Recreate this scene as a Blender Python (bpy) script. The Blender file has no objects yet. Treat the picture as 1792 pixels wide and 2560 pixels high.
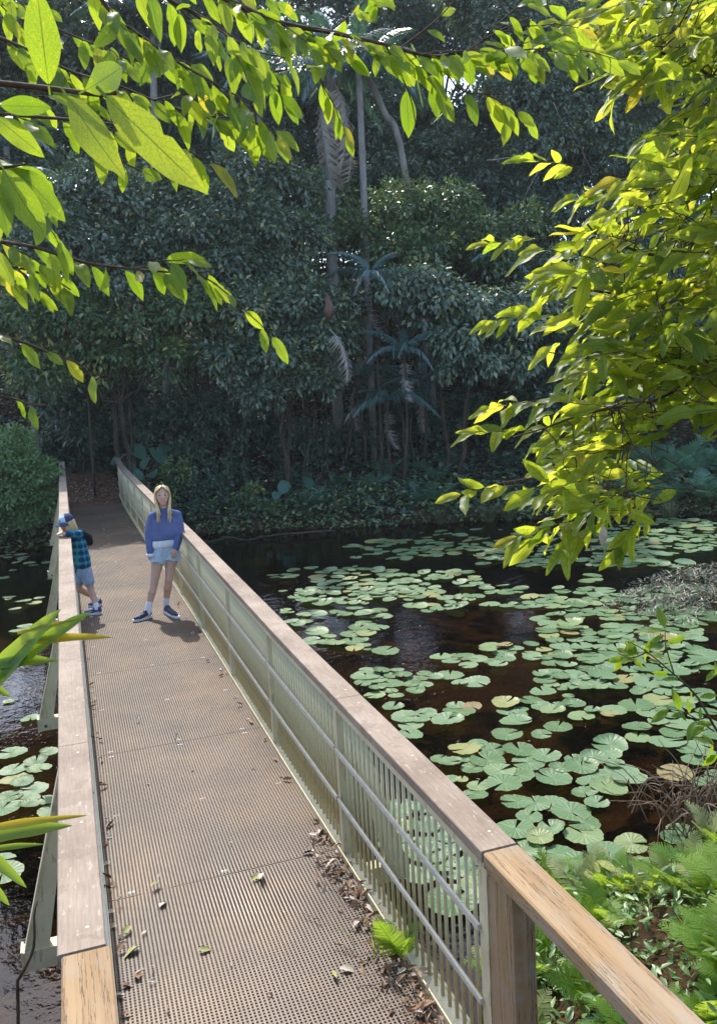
import bpy, math, random
import numpy as np
from mathutils import Vector, Matrix, Quaternion

SEED = 7
random.seed(SEED)
rng = np.random.default_rng(SEED)
scene = bpy.context.scene
COL = scene.collection

# ------------------------------------------------------------------ camera
CAM_Z = 3.5                       # metres above the pond, water surface is z = 0
F_PX, YAW, PITCH, ROLL = 2148.38, 0.3246, 0.1386, -0.0554
_fw = np.array([math.sin(YAW)*math.cos(PITCH), math.cos(YAW)*math.cos(PITCH), -math.sin(PITCH)])
_rt0 = np.array([math.cos(YAW), -math.sin(YAW), 0.0])
_up0 = np.cross(_rt0, _fw)
_rt = math.cos(ROLL)*_rt0 + math.sin(ROLL)*_up0
_up = -math.sin(ROLL)*_rt0 + math.cos(ROLL)*_up0
cam = bpy.data.cameras.new('camera')
cam.sensor_fit = 'VERTICAL'
cam.sensor_height = 24.0
cam.lens = F_PX/2560.0*24.0
cam.clip_start = 0.05
cam.clip_end = 1500.0
cam_ob = bpy.data.objects.new('camera', cam)
COL.objects.link(cam_ob)
M = Matrix.Identity(4)
for r in range(3):
    M[r][0], M[r][1], M[r][2] = _rt[r], _up[r], -_fw[r]
M[2][3] = CAM_Z
cam_ob.matrix_world = M
scene.camera = cam_ob

# ------------------------------------------------------------------ sky, sun, exposure
SUN_EL, SUN_AZ = math.radians(51.0), math.radians(-2.5)      # azimuth from +Y (along the bridge), + is right
world = bpy.data.worlds.new('World')
scene.world = world
world.use_nodes = True
_nt = world.node_tree
_nt.nodes.clear()
_sky = _nt.nodes.new('ShaderNodeTexSky')
_sky.sky_type = 'NISHITA'
_sky.sun_disc = False
_sky.sun_elevation = SUN_EL
_sky.sun_rotation = SUN_AZ
_sky.air_density = 1.0
_sky.dust_density = 1.6
_sky.ozone_density = 1.0
_bg = _nt.nodes.new('ShaderNodeBackground')
_bg.inputs['Strength'].default_value = 0.15
_out = _nt.nodes.new('ShaderNodeOutputWorld')
_nt.links.new(_sky.outputs[0], _bg.inputs['Color'])
_nt.links.new(_bg.outputs[0], _out.inputs['Surface'])
_sun = bpy.data.lights.new('sun', 'SUN')
_sun.energy = 2.0
_sun.angle = math.radians(0.53)
_sun.color = (1.0, 0.95, 0.86)
sun_ob = bpy.data.objects.new('sun', _sun)
COL.objects.link(sun_ob)
SUN_DIR = np.array([math.sin(SUN_AZ)*math.cos(SUN_EL), math.cos(SUN_AZ)*math.cos(SUN_EL), math.sin(SUN_EL)])
sun_ob.rotation_euler = Vector(-SUN_DIR).to_track_quat('-Z', 'Y').to_euler()
sun_ob.location = (0, 0, 30)
scene.view_settings.view_transform = 'Standard'
scene.view_settings.look = 'None'
scene.view_settings.exposure = 1.5
scene.view_settings.gamma = 1.0
scene.render.engine = 'CYCLES'
scene.cycles.max_bounces = 8
scene.cycles.diffuse_bounces = 3
scene.cycles.glossy_bounces = 3
scene.cycles.transmission_bounces = 4
scene.cycles.transparent_max_bounces = 8
scene.cycles.caustics_reflective = False
scene.cycles.caustics_refractive = False
scene.cycles.sample_clamp_indirect = 6.0
scene.cycles.use_denoising = True

# ------------------------------------------------------------------ measuring helpers
S = 1792.0/1607.0
CAMV = np.array([0.0, 0.0, CAM_Z])
def ray(u, v):                       # u, v: picture coordinates on a 1607 x 2296 copy of the photograph
    return _fw + _rt*((u*S-896.0)/F_PX) - _up*((v*S-1280.0)/F_PX)
def at_depth(u, v, d): return CAMV + ray(u, v)*d
def at_y(u, v, y):
    d = ray(u, v); return CAMV + d*(y/d[1])
def at_z(u, v, z):
    d = ray(u, v); return CAMV + d*((z-CAM_Z)/d[2])
def norm(a):
    a = np.asarray(a, float)
    return a/np.maximum(np.linalg.norm(a, axis=-1, keepdims=True), 1e-9)

# ------------------------------------------------------------------ object helpers
def mk_mesh(name, V, faces, uv=None, attr=None, smooth=True, attrs=None):
    """V (n,3); faces: (m,k) array or a list of such arrays with different k; uv per vertex."""
    me = bpy.data.meshes.new(name)
    V = np.asarray(V, np.float32)
    fl = faces if isinstance(faces, list) and isinstance(faces[0], np.ndarray) else [faces]
    fl = [np.asarray(f, np.int32) for f in fl if len(f)]
    loops = np.concatenate([f.ravel() for f in fl])
    sizes = np.concatenate([np.full(len(f), f.shape[1], np.int32) for f in fl])
    starts = np.concatenate([[0], np.cumsum(sizes)[:-1]]).astype(np.int32)
    me.vertices.add(len(V)); me.vertices.foreach_set('co', V.ravel())
    me.loops.add(len(loops)); me.loops.foreach_set('vertex_index', loops)
    me.polygons.add(len(sizes)); me.polygons.foreach_set('loop_start', starts)
    try: me.polygons.foreach_set('loop_total', sizes)
    except Exception: pass
    me.polygons.foreach_set('use_smooth', np.full(len(sizes), bool(smooth)))
    if uv is not None:
        l = me.uv_layers.new(name='UVMap')
        l.data.foreach_set('uv', np.asarray(uv, np.float32)[loops].ravel())
    if attr is not None:
        a = me.attributes.new('rnd', 'FLOAT', 'POINT')
        a.data.foreach_set('value', np.asarray(attr, np.float32))
    me.update(calc_edges=True)
    me.validate()
    return me

def obj(name, me, mat=None, parent=None):
    if mat is not None and len(me.materials) == 0: me.materials.append(mat)
    o = bpy.data.objects.new(name, me)
    COL.objects.link(o)
    if parent is not None: o.parent = parent
    return o
def tag(o, label=None, cat=None, group=None, kind=None):
    if label: o['label'] = label
    if cat: o['category'] = cat
    if group: o['group'] = group
    if kind: o['kind'] = kind
    return o
def thing(name, label, cat, group=None, loc=(0, 0, 0)):
    o = bpy.data.objects.new(name, None)
    COL.objects.link(o)
    o.empty_display_size = 0.1
    o.location = loc
    return tag(o, label, cat, group)

class MB:
    """collects simple solids into one mesh"""
    def __init__(s): s.v = []; s.f4 = []; s.f3 = []; s.n = 0; s.fn = []
    def add(s, V, F):
        V = np.asarray(V, float); F = np.asarray(F)
        if F.shape[1] == 4: s.f4.append(F + s.n)
        elif F.shape[1] == 3: s.f3.append(F + s.n)
        else: s.fn.append(F + s.n)
        s.v.append(V); s.n += len(V)
    def box(s, x0, x1, y0, y1, z0, z1, M=None):
        V = np.array([[x, y, z] for x in (x0, x1) for y in (y0, y1) for z in (z0, z1)], float)
        if M is not None: V = V @ np.asarray(M)[:3, :3].T + np.asarray(M)[:3, 3]
        s.add(V, [[0, 1, 3, 2], [4, 6, 7, 5], [0, 4, 5, 1], [2, 3, 7, 6], [0, 2, 6, 4], [1, 5, 7, 3]])
    def tube(s, pts, rad, k=8, cap=True):
        V, F = tube_vf(pts, rad, k)
        s.add(V, F)
        if cap:
            n = len(V)
            c0 = np.mean(V[:k], axis=0); c1 = np.mean(V[-k:], axis=0)
            b = s.n - n
            s.v.append(np.array([c0, c1])); i0 = s.n; s.n += 2
            s.f3.append(np.array([[b+(j+1) % k, b+j, i0] for j in range(k)]))
            s.f3.append(np.array([[b+n-k+j, b+n-k+(j+1) % k, i0+1] for j in range(k)]))
    def mesh(s, name, smooth=False, uv=None):
        fs = []
        if s.f4: fs.append(np.concatenate(s.f4))
        if s.f3: fs.append(np.concatenate(s.f3))
        for f in s.fn: fs.append(f)
        return mk_mesh(name, np.concatenate(s.v), fs, smooth=smooth, uv=uv)

def frames(P):
    P = np.asarray(P, float)
    T = np.gradient(P, axis=0) if len(P) > 2 else np.repeat([P[-1]-P[0]], 2, axis=0)
    T = norm(T)
    ref = np.array([0, 0, 1.0]) if abs(T[0][2]) < 0.9 else np.array([1.0, 0, 0])
    A = np.zeros_like(P); a = np.cross(T[0], ref); a /= np.linalg.norm(a)
    for i in range(len(P)):
        a = a - T[i]*np.dot(a, T[i]); a /= max(np.linalg.norm(a), 1e-9); A[i] = a
    return T, A, np.cross(T, A)
def tube_vf(P, R, k=8):
    P = np.asarray(P, float); n = len(P)
    R = np.broadcast_to(np.asarray(R, float), (n,))
    T, A, B = frames(P)
    ang = np.linspace(0, 2*np.pi, k, endpoint=False)
    V = (P[:, None] + R[:, None, None]*(np.cos(ang)[None, :, None]*A[:, None] + np.sin(ang)[None, :, None]*B[:, None])).reshape(-1, 3)
    i = np.arange(n-1)[:, None]*k; j = np.arange(k)[None]; j2 = (j+1) % k
    F = np.stack([i+j, i+j2, i+k+j2, i+k+j], -1).reshape(-1, 4)
    return V, F
def spline(pts, n=12):
    """Catmull-Rom through the points"""
    P = np.asarray(pts, float)
    if len(P) == 2: return P[0] + (P[1]-P[0])*np.linspace(0, 1, n)[:, None]
    Q = np.vstack([2*P[0]-P[1], P, 2*P[-1]-P[-2]])
    t = np.linspace(0, len(P)-1-1e-6, n); i = t.astype(int); f = (t-i)[:, None]
    a, b, c, d = Q[i], Q[i+1], Q[i+2], Q[i+3]
    return 0.5*((2*b)+(c-a)*f+(2*a-5*b+4*c-d)*f**2+(3*b-a-3*c+d)*f**3)

# ------------------------------------------------------------------ materials
def nodes(name):
    m = bpy.data.materials.new(name); m.use_nodes = True
    nt = m.node_tree; nt.nodes.clear()
    o = nt.nodes.new('ShaderNodeOutputMaterial')
    return m, nt, o
def N(nt, t, **kw):
    n = nt.nodes.new(t)
    for k, v in kw.items():
        if k in n.inputs: n.inputs[k].default_value = v
        else: setattr(n, k, v)
    return n
def ramp(nt, fac, stops):
    r = nt.nodes.new('ShaderNodeValToRGB')
    e = r.color_ramp.elements
    while len(e) < len(stops): e.new(0.5)
    for x, (p, c) in zip(e, stops): x.position = p; x.color = (*c, 1.0) if len(c) == 3 else c
    nt.links.new(fac, r.inputs['Fac'])
    return r.outputs['Color']
def mixc(nt, fac, a, b, mode='MIX'):
    m = nt.nodes.new('ShaderNodeMix'); m.data_type = 'RGBA'; m.blend_type = mode
    for s, v in ((0, fac), (6, a), (7, b)):
        if isinstance(v, (int, float)): m.inputs[s].default_value = v
        elif isinstance(v, tuple): m.inputs[s].default_value = (*v, 1.0)
        else: nt.links.new(v, m.inputs[s])
    return m.outputs[2]
def math_n(nt, op, a, b=None, clamp=False):
    m = nt.nodes.new('ShaderNodeMath'); m.operation = op; m.use_clamp = clamp
    for i, v in enumerate((a, b)):
        if v is None: continue
        if isinstance(v, (int, float)): m.inputs[i].default_value = v
        else: nt.links.new(v, m.inputs[i])
    return m.outputs[0]
def coords(nt, kind='Object', scale=(1, 1, 1), obj_rand=True):
    tc = nt.nodes.new('ShaderNodeTexCoord'); mp = nt.nodes.new('ShaderNodeMapping')
    mp.inputs['Scale'].default_value = scale
    nt.links.new(tc.outputs[kind], mp.inputs['Vector'])
    return mp.outputs[0]
def noise(nt, vec, scale, detail=4.0, rough=0.55, out='Fac'):
    n = nt.nodes.new('ShaderNodeTexNoise')
    n.inputs['Scale'].default_value = scale; n.inputs['Detail'].default_value = detail; n.inputs['Roughness'].default_value = rough
    if vec is not None: nt.links.new(vec, n.inputs['Vector'])
    return n.outputs[out]
def bump(nt, h, strength=0.3, dist=0.01):
    b = nt.nodes.new('ShaderNodeBump')
    b.inputs['Strength'].default_value = strength; b.inputs['Distance'].default_value = dist
    nt.links.new(h, b.inputs['Height'])
    return b.outputs[0]
def bsdf(nt, col, rough=0.6, spec=0.5, nrm=None, metal=0.0):
    p = nt.nodes.new('ShaderNodeBsdfPrincipled')
    for k, v in (('Base Color', col), ('Roughness', rough), ('Specular IOR Level', spec), ('Metallic', metal)):
        if isinstance(v, (int, float)): p.inputs[k].default_value = v
        elif isinstance(v, tuple): p.inputs[k].default_value = (*v, 1.0)
        else: nt.links.new(v, p.inputs[k])
    if nrm is not None: nt.links.new(nrm, p.inputs['Normal'])
    return p
def finish(nt, o, sh): nt.links.new(sh, o.inputs['Surface'])

def mat_noisy(name, c1, c2, scale=6, rough=0.6, spec=0.4, bs=0.25, bscale=40, bdist=0.004, stretch=(1, 1, 1), kind='Object', c3=None):
    m, nt, o = nodes(name)
    v = coords(nt, kind, stretch)
    f = noise(nt, v, scale)
    stops = [(0.3, c1), (0.7, c2)] if c3 is None else [(0.25, c1), (0.5, c2), (0.75, c3)]
    col = ramp(nt, f, stops)
    h = noise(nt, v, bscale, 5.0)
    p = bsdf(nt, col, rough, spec, bump(nt, h, bs, bdist))
    finish(nt, o, p.outputs[0])
    return m

def mat_leaf(name, stops, trans=(0.35, 0.5, 0.05), tfac=0.4, rough=0.4, spec=0.5, source='attr', veins=False, blotch=None):
    """leaf: glossy upper skin and light shining through it; colour differs from leaf to leaf"""
    m, nt, o = nodes(name)
    if source == 'attr':
        a = nt.nodes.new('ShaderNodeAttribute'); a.attribute_name = 'rnd'; rv = a.outputs['Fac']
    else:
        a = nt.nodes.new('ShaderNodeObjectInfo'); rv = a.outputs['Random']
    col = ramp(nt, rv, stops)
    tc = mixc(nt, 0.5, col, trans) if not isinstance(trans, list) else ramp(nt, rv, trans)
    nrm = None
    if veins:
        uvn = nt.nodes.new('ShaderNodeUVMap')
        sep = nt.nodes.new('ShaderNodeSeparateXYZ'); nt.links.new(uvn.outputs[0], sep.inputs[0])
        ax = math_n(nt, 'ABSOLUTE', math_n(nt, 'SUBTRACT', sep.outputs[0], 0.5))
        mid = math_n(nt, 'LESS_THAN', ax, 0.022)
        d = math_n(nt, 'SUBTRACT', math_n(nt, 'MULTIPLY', sep.outputs[1], 9.0), math_n(nt, 'MULTIPLY', ax, 5.0))
        fr = math_n(nt, 'ABSOLUTE', math_n(nt, 'SUBTRACT', math_n(nt, 'FRACT', d), 0.5))
        side = math_n(nt, 'MULTIPLY', math_n(nt, 'LESS_THAN', fr, 0.035), 0.45)
        vein = math_n(nt, 'MAXIMUM', math_n(nt, 'MULTIPLY', mid, 0.75), side)
        # blotches and lighter cells of the leaf tissue
        v = coords(nt, 'Object')
        bl = noise(nt, v, 60.0, 3.0)
        cell = ramp(nt, bl, [(0.35, (0.8, 0.8, 0.8)), (0.65, (1.15, 1.15, 1.1))])
        tc = mixc(nt, 1.0, tc, cell, 'MULTIPLY')
        big = noise(nt, v, 16.0, 2.0)
        spot = math_n(nt, 'MULTIPLY', math_n(nt, 'GREATER_THAN', big, 0.66), 0.55)
        tc = mixc(nt, spot, tc, (0.75, 0.62, 0.04))
        tc = mixc(nt, vein, tc, (0.10, 0.15, 0.02))
        col = mixc(nt, math_n(nt, 'MULTIPLY', vein, 0.6), col, (0.16, 0.22, 0.05))
        nrm = bump(nt, math_n(nt, 'SUBTRACT', bl, vein), 0.25, 0.002)
    p = bsdf(nt, col, rough, spec, nrm)
    t = nt.nodes.new('ShaderNodeBsdfTranslucent'); nt.links.new(tc, t.inputs['Color'])
    mx = nt.nodes.new('ShaderNodeMixShader'); mx.inputs[0].default_value = tfac
    nt.links.new(p.outputs[0], mx.inputs[1]); nt.links.new(t.outputs[0], mx.inputs[2])
    finish(nt, o, mx.outputs[0])
    return m
# ================================================================== the pond, its banks and the water
SHORE = np.array([(-16, 4.5), (-6, 3.6), (-1.5, 3.4), (0.4, 3.0), (1.6, 3.3), (2.3, 4.2), (3.0, 4.75), (4.2, 4.7), (5.6, 5.5), (8, 6.3), (14, 7), (22, 9),
                  (25, 13), (19, 15.8), (14.8, 17.2), (10.5, 19.9), (8, 20.8), (6, 21.6), (3, 23.0), (1.5, 23.8), (-0.2, 23.4), (-2, 23.0), (-6, 22), (-16, 20.5)], float)
def shore_dist(X, Y):
    """signed distance to the shoreline, negative over the pond"""
    P = np.stack([X, Y], -1)
    d = np.full(X.shape, 1e9); inside = np.zeros(X.shape, bool)
    n = len(SHORE)
    for i in range(n):
        a, b = SHORE[i], SHORE[(i+1) % n]
        e = b-a; t = np.clip(((P-a) @ e)/(e @ e), 0, 1)
        d = np.minimum(d, np.linalg.norm(P-a-t[..., None]*e, axis=-1))
        c = ((a[1] > P[..., 1]) != (b[1] > P[..., 1])) & (P[..., 0] < (b[0]-a[0])*(P[..., 1]-a[1])/(b[1]-a[1]+1e-12)+a[0])
        inside ^= c
    return np.where(inside, -d, d)
def hash_noise(X, Y, s, seed=0):
    r = np.random.default_rng(seed); v = 0.0
    for k in range(5):
        a, b, p, q = r.normal(size=4)
        v = v + np.sin(X*s*a*1.3+Y*s*b*1.3+p*6)*0.5/(1+0.4*k)
        s = s*1.7
    return v
def ground_z(X, Y):
    X = np.asarray(X, float); Y = np.asarray(Y, float)
    d = shore_dist(X, Y)
    far = 1/(1+np.exp(-(Y-12)*1.2))
    zin = np.maximum(d*0.42, -0.6)
    z_far = np.interp(d, [0, 0.5, 1.5, 4, 9, 30, 300], [0, 0.35, 0.75, 1.3, 3.6, 11.0, 30.0])
    z_near = np.interp(d, [0, 0.6, 1.5, 3.5, 8, 300], [0, 0.3, 0.75, 2.0, 2.6, 8.0])
    zo = z_far*far + z_near*(1-far) + 0.06*hash_noise(X, Y, 1.3, 3)*np.clip(d, 0, 1)
    z = np.where(d < 0, zin + 0.05*hash_noise(X, Y, 1.1, 5)*np.clip(-d*2, 0, 1), zo)
    # the level ground where the far end of the bridge lands
    w = np.clip(1-np.hypot((X-0.7)/2.0, (Y-26.0)/2.2), 0, 1); w = w*w*(3-2*w)
    return z*(1-np.minimum(w*1.6, 1)) + np.minimum(w*1.6, 1)*np.interp(Y, [23, 24.2, 26, 28], [0.55, 0.72, 0.95, 1.35])

gx = np.concatenate([np.linspace(-250, -14, 20), np.linspace(-12, 26, 153), np.linspace(29, 260, 20)])
gy = np.concatenate([np.linspace(-200, -5, 16), np.linspace(-3, 34, 149), np.linspace(37, 400, 22)])
GX, GY = np.meshgrid(gx, gy)
GZ = ground_z(GX, GY)
ii = np.arange(len(gy)-1)[:, None]*len(gx); jj = np.arange(len(gx)-1)[None]
GF = np.stack([ii+jj, ii+jj+1, ii+len(gx)+jj+1, ii+len(gx)+jj], -1).reshape(-1, 4)
m, nt, o = nodes('ground_soil')
v = coords(nt, 'Object')
c = ramp(nt, noise(nt, v, 1.7, 6), [(0.3, (0.03, 0.02, 0.012)), (0.5, (0.075, 0.048, 0.026)), (0.72, (0.13, 0.085, 0.045))])
fine = noise(nt, v, 22, 6, 0.7)
c = mixc(nt, 1.0, c, ramp(nt, fine, [(0.35, (0.35, 0.35, 0.35)), (0.7, (1.5, 1.4, 1.25))]), 'MULTIPLY')
finish(nt, o, bsdf(nt, c, 0.9, 0.1, bump(nt, fine, 0.9, 0.05)).outputs[0])
M_SOIL = m
ground = obj('ground', mk_mesh('ground', np.stack([GX, GY, GZ], -1).reshape(-1, 3), GF), M_SOIL)
ground['kind'] = 'structure'

# water: clear brown water over the bed, skin with small ripples
m, nt, o = nodes('pond_water')
v = coords(nt, 'Object')
n1 = noise(nt, v, 5.0, 3.0); n2 = noise(nt, coords(nt, 'Object', (1.0, 0.6, 1.0)), 16.0, 3.0); big = noise(nt, v, 0.35, 1.0)
amp = ramp(nt, big, [(0.35, (0.25, 0.25, 0.25)), (0.65, (1, 1, 1))])
h = math_n(nt, 'MULTIPLY', math_n(nt, 'ADD', n1, math_n(nt, 'MULTIPLY', n2, 0.45)), amp)
nb = bump(nt, h, 0.38, 0.02)
gl = nt.nodes.new('ShaderNodeBsdfGlossy'); gl.inputs['Roughness'].default_value = 0.03; nt.links.new(nb, gl.inputs['Normal'])
tr = nt.nodes.new('ShaderNodeBsdfTransparent'); tr.inputs['Color'].default_value = (0.50, 0.40, 0.26, 1)
fr = nt.nodes.new('ShaderNodeFresnel'); fr.inputs['IOR'].default_value = 1.33; nt.links.new(nb, fr.inputs['Normal'])
mx = nt.nodes.new('ShaderNodeMixShader')
nt.links.new(fr.outputs[0], mx.inputs[0]); nt.links.new(tr.outputs[0], mx.inputs[1]); nt.links.new(gl.outputs[0], mx.inputs[2])
finish(nt, o, mx.outputs[0])
M_WATER = m
wx = np.linspace(-40, 40, 2); wy = np.linspace(1.0, 30, 2)
water = obj('water', mk_mesh('water', [(-30, 2, 0), (30, 2, 0), (30, 25.5, 0), (-30, 25.5, 0)], [[0, 1, 2, 3]]), M_WATER)
water['kind'] = 'structure'

# ================================================================== the footbridge
def prof(y): return np.interp(y, [0, 6, 11, 21, 24, 25.6], [0, 0, 0.06, 0.09, 0.12, 0.26])
XLO, XLI, XRI, XRO = -0.177, -0.026, 1.322, 1.472
Z_DECK, Z_RAIL = 0.71, 1.78
POSTS = [2.80, 4.70, 6.51, 8.31, 10.17, 12.10, 13.95, 15.80, 17.65, 19.50, 21.35, 23.20, 25.10]
Y_END = 25.45

def mat_paint():
    m, nt, o = nodes('cream_steel_paint')
    v = coords(nt, 'Object')
    c = ramp(nt, noise(nt, v, 5.0, 5), [(0.3, (0.52, 0.44, 0.26)), (0.6, (0.64, 0.56, 0.36)), (0.8, (0.56, 0.49, 0.30))])
    st = noise(nt, coords(nt, 'Object', (1, 1, 0.15)), 45, 4)
    c = mixc(nt, math_n(nt, 'MULTIPLY', math_n(nt, 'GREATER_THAN', st, 0.62), 0.45), c, (0.17, 0.16, 0.08))
    finish(nt, o, bsdf(nt, c, 0.42, 0.45, bump(nt, noise(nt, v, 70), 0.1, 0.002)).outputs[0]); return m
M_PAINT = mat_paint()
M_BAL = mat_noisy('baluster_paint', (0.42, 0.36, 0.19), (0.60, 0.52, 0.31), 9, 0.45, 0.4, 0.15, 60, 0.002, c3=(0.46, 0.39, 0.21))
M_STEEL = mat_noisy('galvanised_bar', (0.46, 0.43, 0.34), (0.60, 0.56, 0.45), 14, 0.4, 0.5, 0.1, 80, 0.002)

def mat_cap():
    m, nt, o = nodes('composite_rail_board')
    v = coords(nt, 'Object')
    c = ramp(nt, noise(nt, v, 2.6, 6, 0.6), [(0.28, (0.165, 0.118, 0.082)), (0.5, (0.25, 0.19, 0.14)), (0.72, (0.32, 0.255, 0.195))])
    g = noise(nt, coords(nt, 'Object', (60, 3.5, 60)), 1.6, 5, 0.65)
    c = mixc(nt, 1.0, c, ramp(nt, g, [(0.3, (0.78, 0.77, 0.76)), (0.7, (1.14, 1.13, 1.12))]), 'MULTIPLY')
    sc = noise(nt, coords(nt, 'Object', (9, 2.5, 9)), 4.5, 8, 0.75)
    c = mixc(nt, math_n(nt, 'MULTIPLY', math_n(nt, 'GREATER_THAN', sc, 0.60), 0.5), c, (0.44, 0.375, 0.305))
    dk = noise(nt, v, 5.0, 5, 0.6)
    c = mixc(nt, math_n(nt, 'MULTIPLY', math_n(nt, 'GREATER_THAN', dk, 0.58), 0.45), c, (0.17, 0.115, 0.085))
    finish(nt, o, bsdf(nt, c, 0.68, 0.35, bump(nt, g, 0.25, 0.003)).outputs[0]); return m
M_CAP = mat_cap()

def mat_timber(name, dark=False):
    m, nt, o = nodes(name)
    if dark: stretch = (14, 14, 0.7)
    else: stretch = (14, 0.7, 14)
    v = coords(nt, 'Object', stretch)
    g = noise(nt, v, 1.3, 7, 0.62)
    k = 0.78
    c = ramp(nt, g, [(0.2, (0.25*k, 0.145*k, 0.065*k)), (0.45, (0.37*k, 0.235*k, 0.115*k)), (0.62, (0.45*k, 0.30*k, 0.16*k)), (0.85, (0.52*k, 0.39*k, 0.24*k))])
    bl = noise(nt, coords(nt, 'Object', (4, 1.5, 4)), 2.2, 5, 0.6)
    c = mixc(nt, math_n(nt, 'MULTIPLY', ramp(nt, bl, [(0.45, (0, 0, 0)), (0.7, (1, 1, 1))]), 0.75), c, (0.30, 0.255, 0.20))
    s2 = (20, 0.5, 20) if not dark else (20, 20, 0.5)
    cr = noise(nt, coords(nt, 'Object', s2), 1.0, 6, 0.7)
    crack = math_n(nt, 'LESS_THAN', math_n(nt, 'ABSOLUTE', math_n(nt, 'SUBTRACT', cr, 0.5)), 0.007)
    c = mixc(nt, math_n(nt, 'MULTIPLY', crack, 0.8), c, (0.06, 0.035, 0.02))
    hh = math_n(nt, 'SUBTRACT', g, crack)
    finish(nt, o, bsdf(nt, c, 0.75, 0.25, bump(nt, hh, 0.5, 0.004)).outputs[0]); return m
M_TIMBER = mat_timber('weathered_pine')
M_TIMBER_V = mat_timber('weathered_pine_upright', True)

def mat_grate():
    m, nt, o = nodes('moulded_grating')
    v = coords(nt, 'Object')
    c = ramp(nt, noise(nt, v, 1.3, 6, 0.65), [(0.3, (0.10, 0.072, 0.052)), (0.5, (0.155, 0.107, 0.07)), (0.62, (0.205, 0.136, 0.083)), (0.8, (0.165, 0.145, 0.122))])
    tr_ = noise(nt, coords(nt, 'Object', (2.2, 0.35, 1)), 1.5, 5, 0.6)
    c = mixc(nt, ramp(nt, tr_, [(0.42, (0, 0, 0)), (0.68, (0.3, 0.3, 0.3))]), c, (0.125, 0.115, 0.105))
    f = noise(nt, v, 90, 3)
    c = mixc(nt, 1.0, c, ramp(nt, f, [(0.3, (0.72, 0.72, 0.72)), (0.7, (1.25, 1.25, 1.25))]), 'MULTIPLY')
    finish(nt, o, bsdf(nt, c, 0.5, 0.4, bump(nt, f, 0.4, 0.003)).outputs[0]); return m
M_GRATE = mat_grate()

bridge = thing('footbridge', 'long steel footbridge with brown grating deck and barred balustrades across the pond', 'footbridge', loc=(0.65, 2.4, 0))
BOFF = np.array([0.65, 2.4, 0.0])
def bpart(name, mb_or_me, mat, smooth=False):
    me = mb_or_me.mesh(name, smooth) if isinstance(mb_or_me, MB) else mb_or_me
    me.materials.append(mat)
    o_ = bpy.data.objects.new(name, me); COL.objects.link(o_)
    o_.parent = bridge; o_.location = -BOFF
    return o_

# deck panels: bars both ways with real holes
seams = [2.35] + [4.80 + 2.13*k for k in range(9)] + [24.1]
DX0, DX1 = -0.012, 1.343
PITCH_G = 0.0205
for a, b in zip(seams[:-1], seams[1:]):
    mb = MB()
    y0, y1 = a+0.005, b-0.005
    nx = int(round((DX1-DX0)/PITCH_G)); xs = np.linspace(DX0+0.005, DX1-0.005, nx+1)
    z0, z1 = Z_DECK+prof(y0), Z_DECK+prof(y1)
    for x in xs:                          # bars along the bridge
        V = [[x-0.0042, y0, z0-0.028], [x+0.0042, y0, z0-0.028], [x-0.0048, y0, z0], [x+0.0048, y0, z0],
             [x-0.0042, y1, z1-0.028], [x+0.0042, y1, z1-0.028], [x-0.0048, y1, z1], [x+0.0048, y1, z1]]
        mb.add(V, [[0, 1, 3, 2], [4, 6, 7, 5], [0, 2, 6, 4], [1, 5, 7, 3], [2, 3, 7, 6], [0, 4, 5, 1]])
    ny = int(round((y1-y0)/PITCH_G))
    for y in np.linspace(y0+0.004, y1-0.004, ny+1):   # cross bars, a hair lower
        z = Z_DECK+np.interp(y, [y0, y1], [z0-Z_DECK, z1-Z_DECK])
        mb.box(DX0+0.001, DX1-0.001, y-0.0042, y+0.0042, z-0.028, z-0.0022)
    bpart('deck_panel', mb, M_GRATE)
# hold-down clips, two beside each other
mb = MB()
for si, y in enumerate(seams[1:-1]):
    for x in (0.12, 0.66, 1.2):
        for dy in (-0.06, 0.045) if si % 2 else (0.045,):
            for dx in (-0.011, 0.011):
                mb.box(x+dx-0.007, x+dx+0.007, y+dy-0.006, y+dy+0.006, Z_DECK+prof(y)-0.004, Z_DECK+prof(y)+0.003)
    for x in (0.1, 0.69, 1.24):
        for dx in (-0.011, 0.011):
            mb.box(x+dx-0.007, x+dx+0.007, y+1.05-0.006, y+1.05+0.006, Z_DECK+prof(y+1.05)-0.004, Z_DECK+prof(y+1.05)+0.003)
bpart('deck_clips', mb, mat_noisy('bright_clip', (0.6, 0.6, 0.58), (0.75, 0.75, 0.72), 20, 0.3, 0.6))['kind'] = 'stuff'

def sweep_box(mb, x0, x1, za, zb, ys):
    """a bar along the bridge that follows its gentle rise"""
    ys = np.asarray(ys, float); V = []
    for y in ys:
        p = prof(y)
        V += [[x0, y, za+p], [x1, y, za+p], [x1, y, zb+p], [x0, y, zb+p]]
    F = []
    for i in range(len(ys)-1):
        k = i*4
        for j in range(4): F.append([k+j, k+4+j, k+4+(j+1) % 4, k+(j+1) % 4])
    F.append([0, 1, 2, 3]); e = (len(ys)-1)*4; F.append([e+3, e+2, e+1, e])
    mb.add(V, F)
def ysamp(a, b): return np.unique(np.concatenate([[a, b], [y for y in (6, 8.5, 11, 16, 21, 24, 25) if a < y < b]]))

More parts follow.
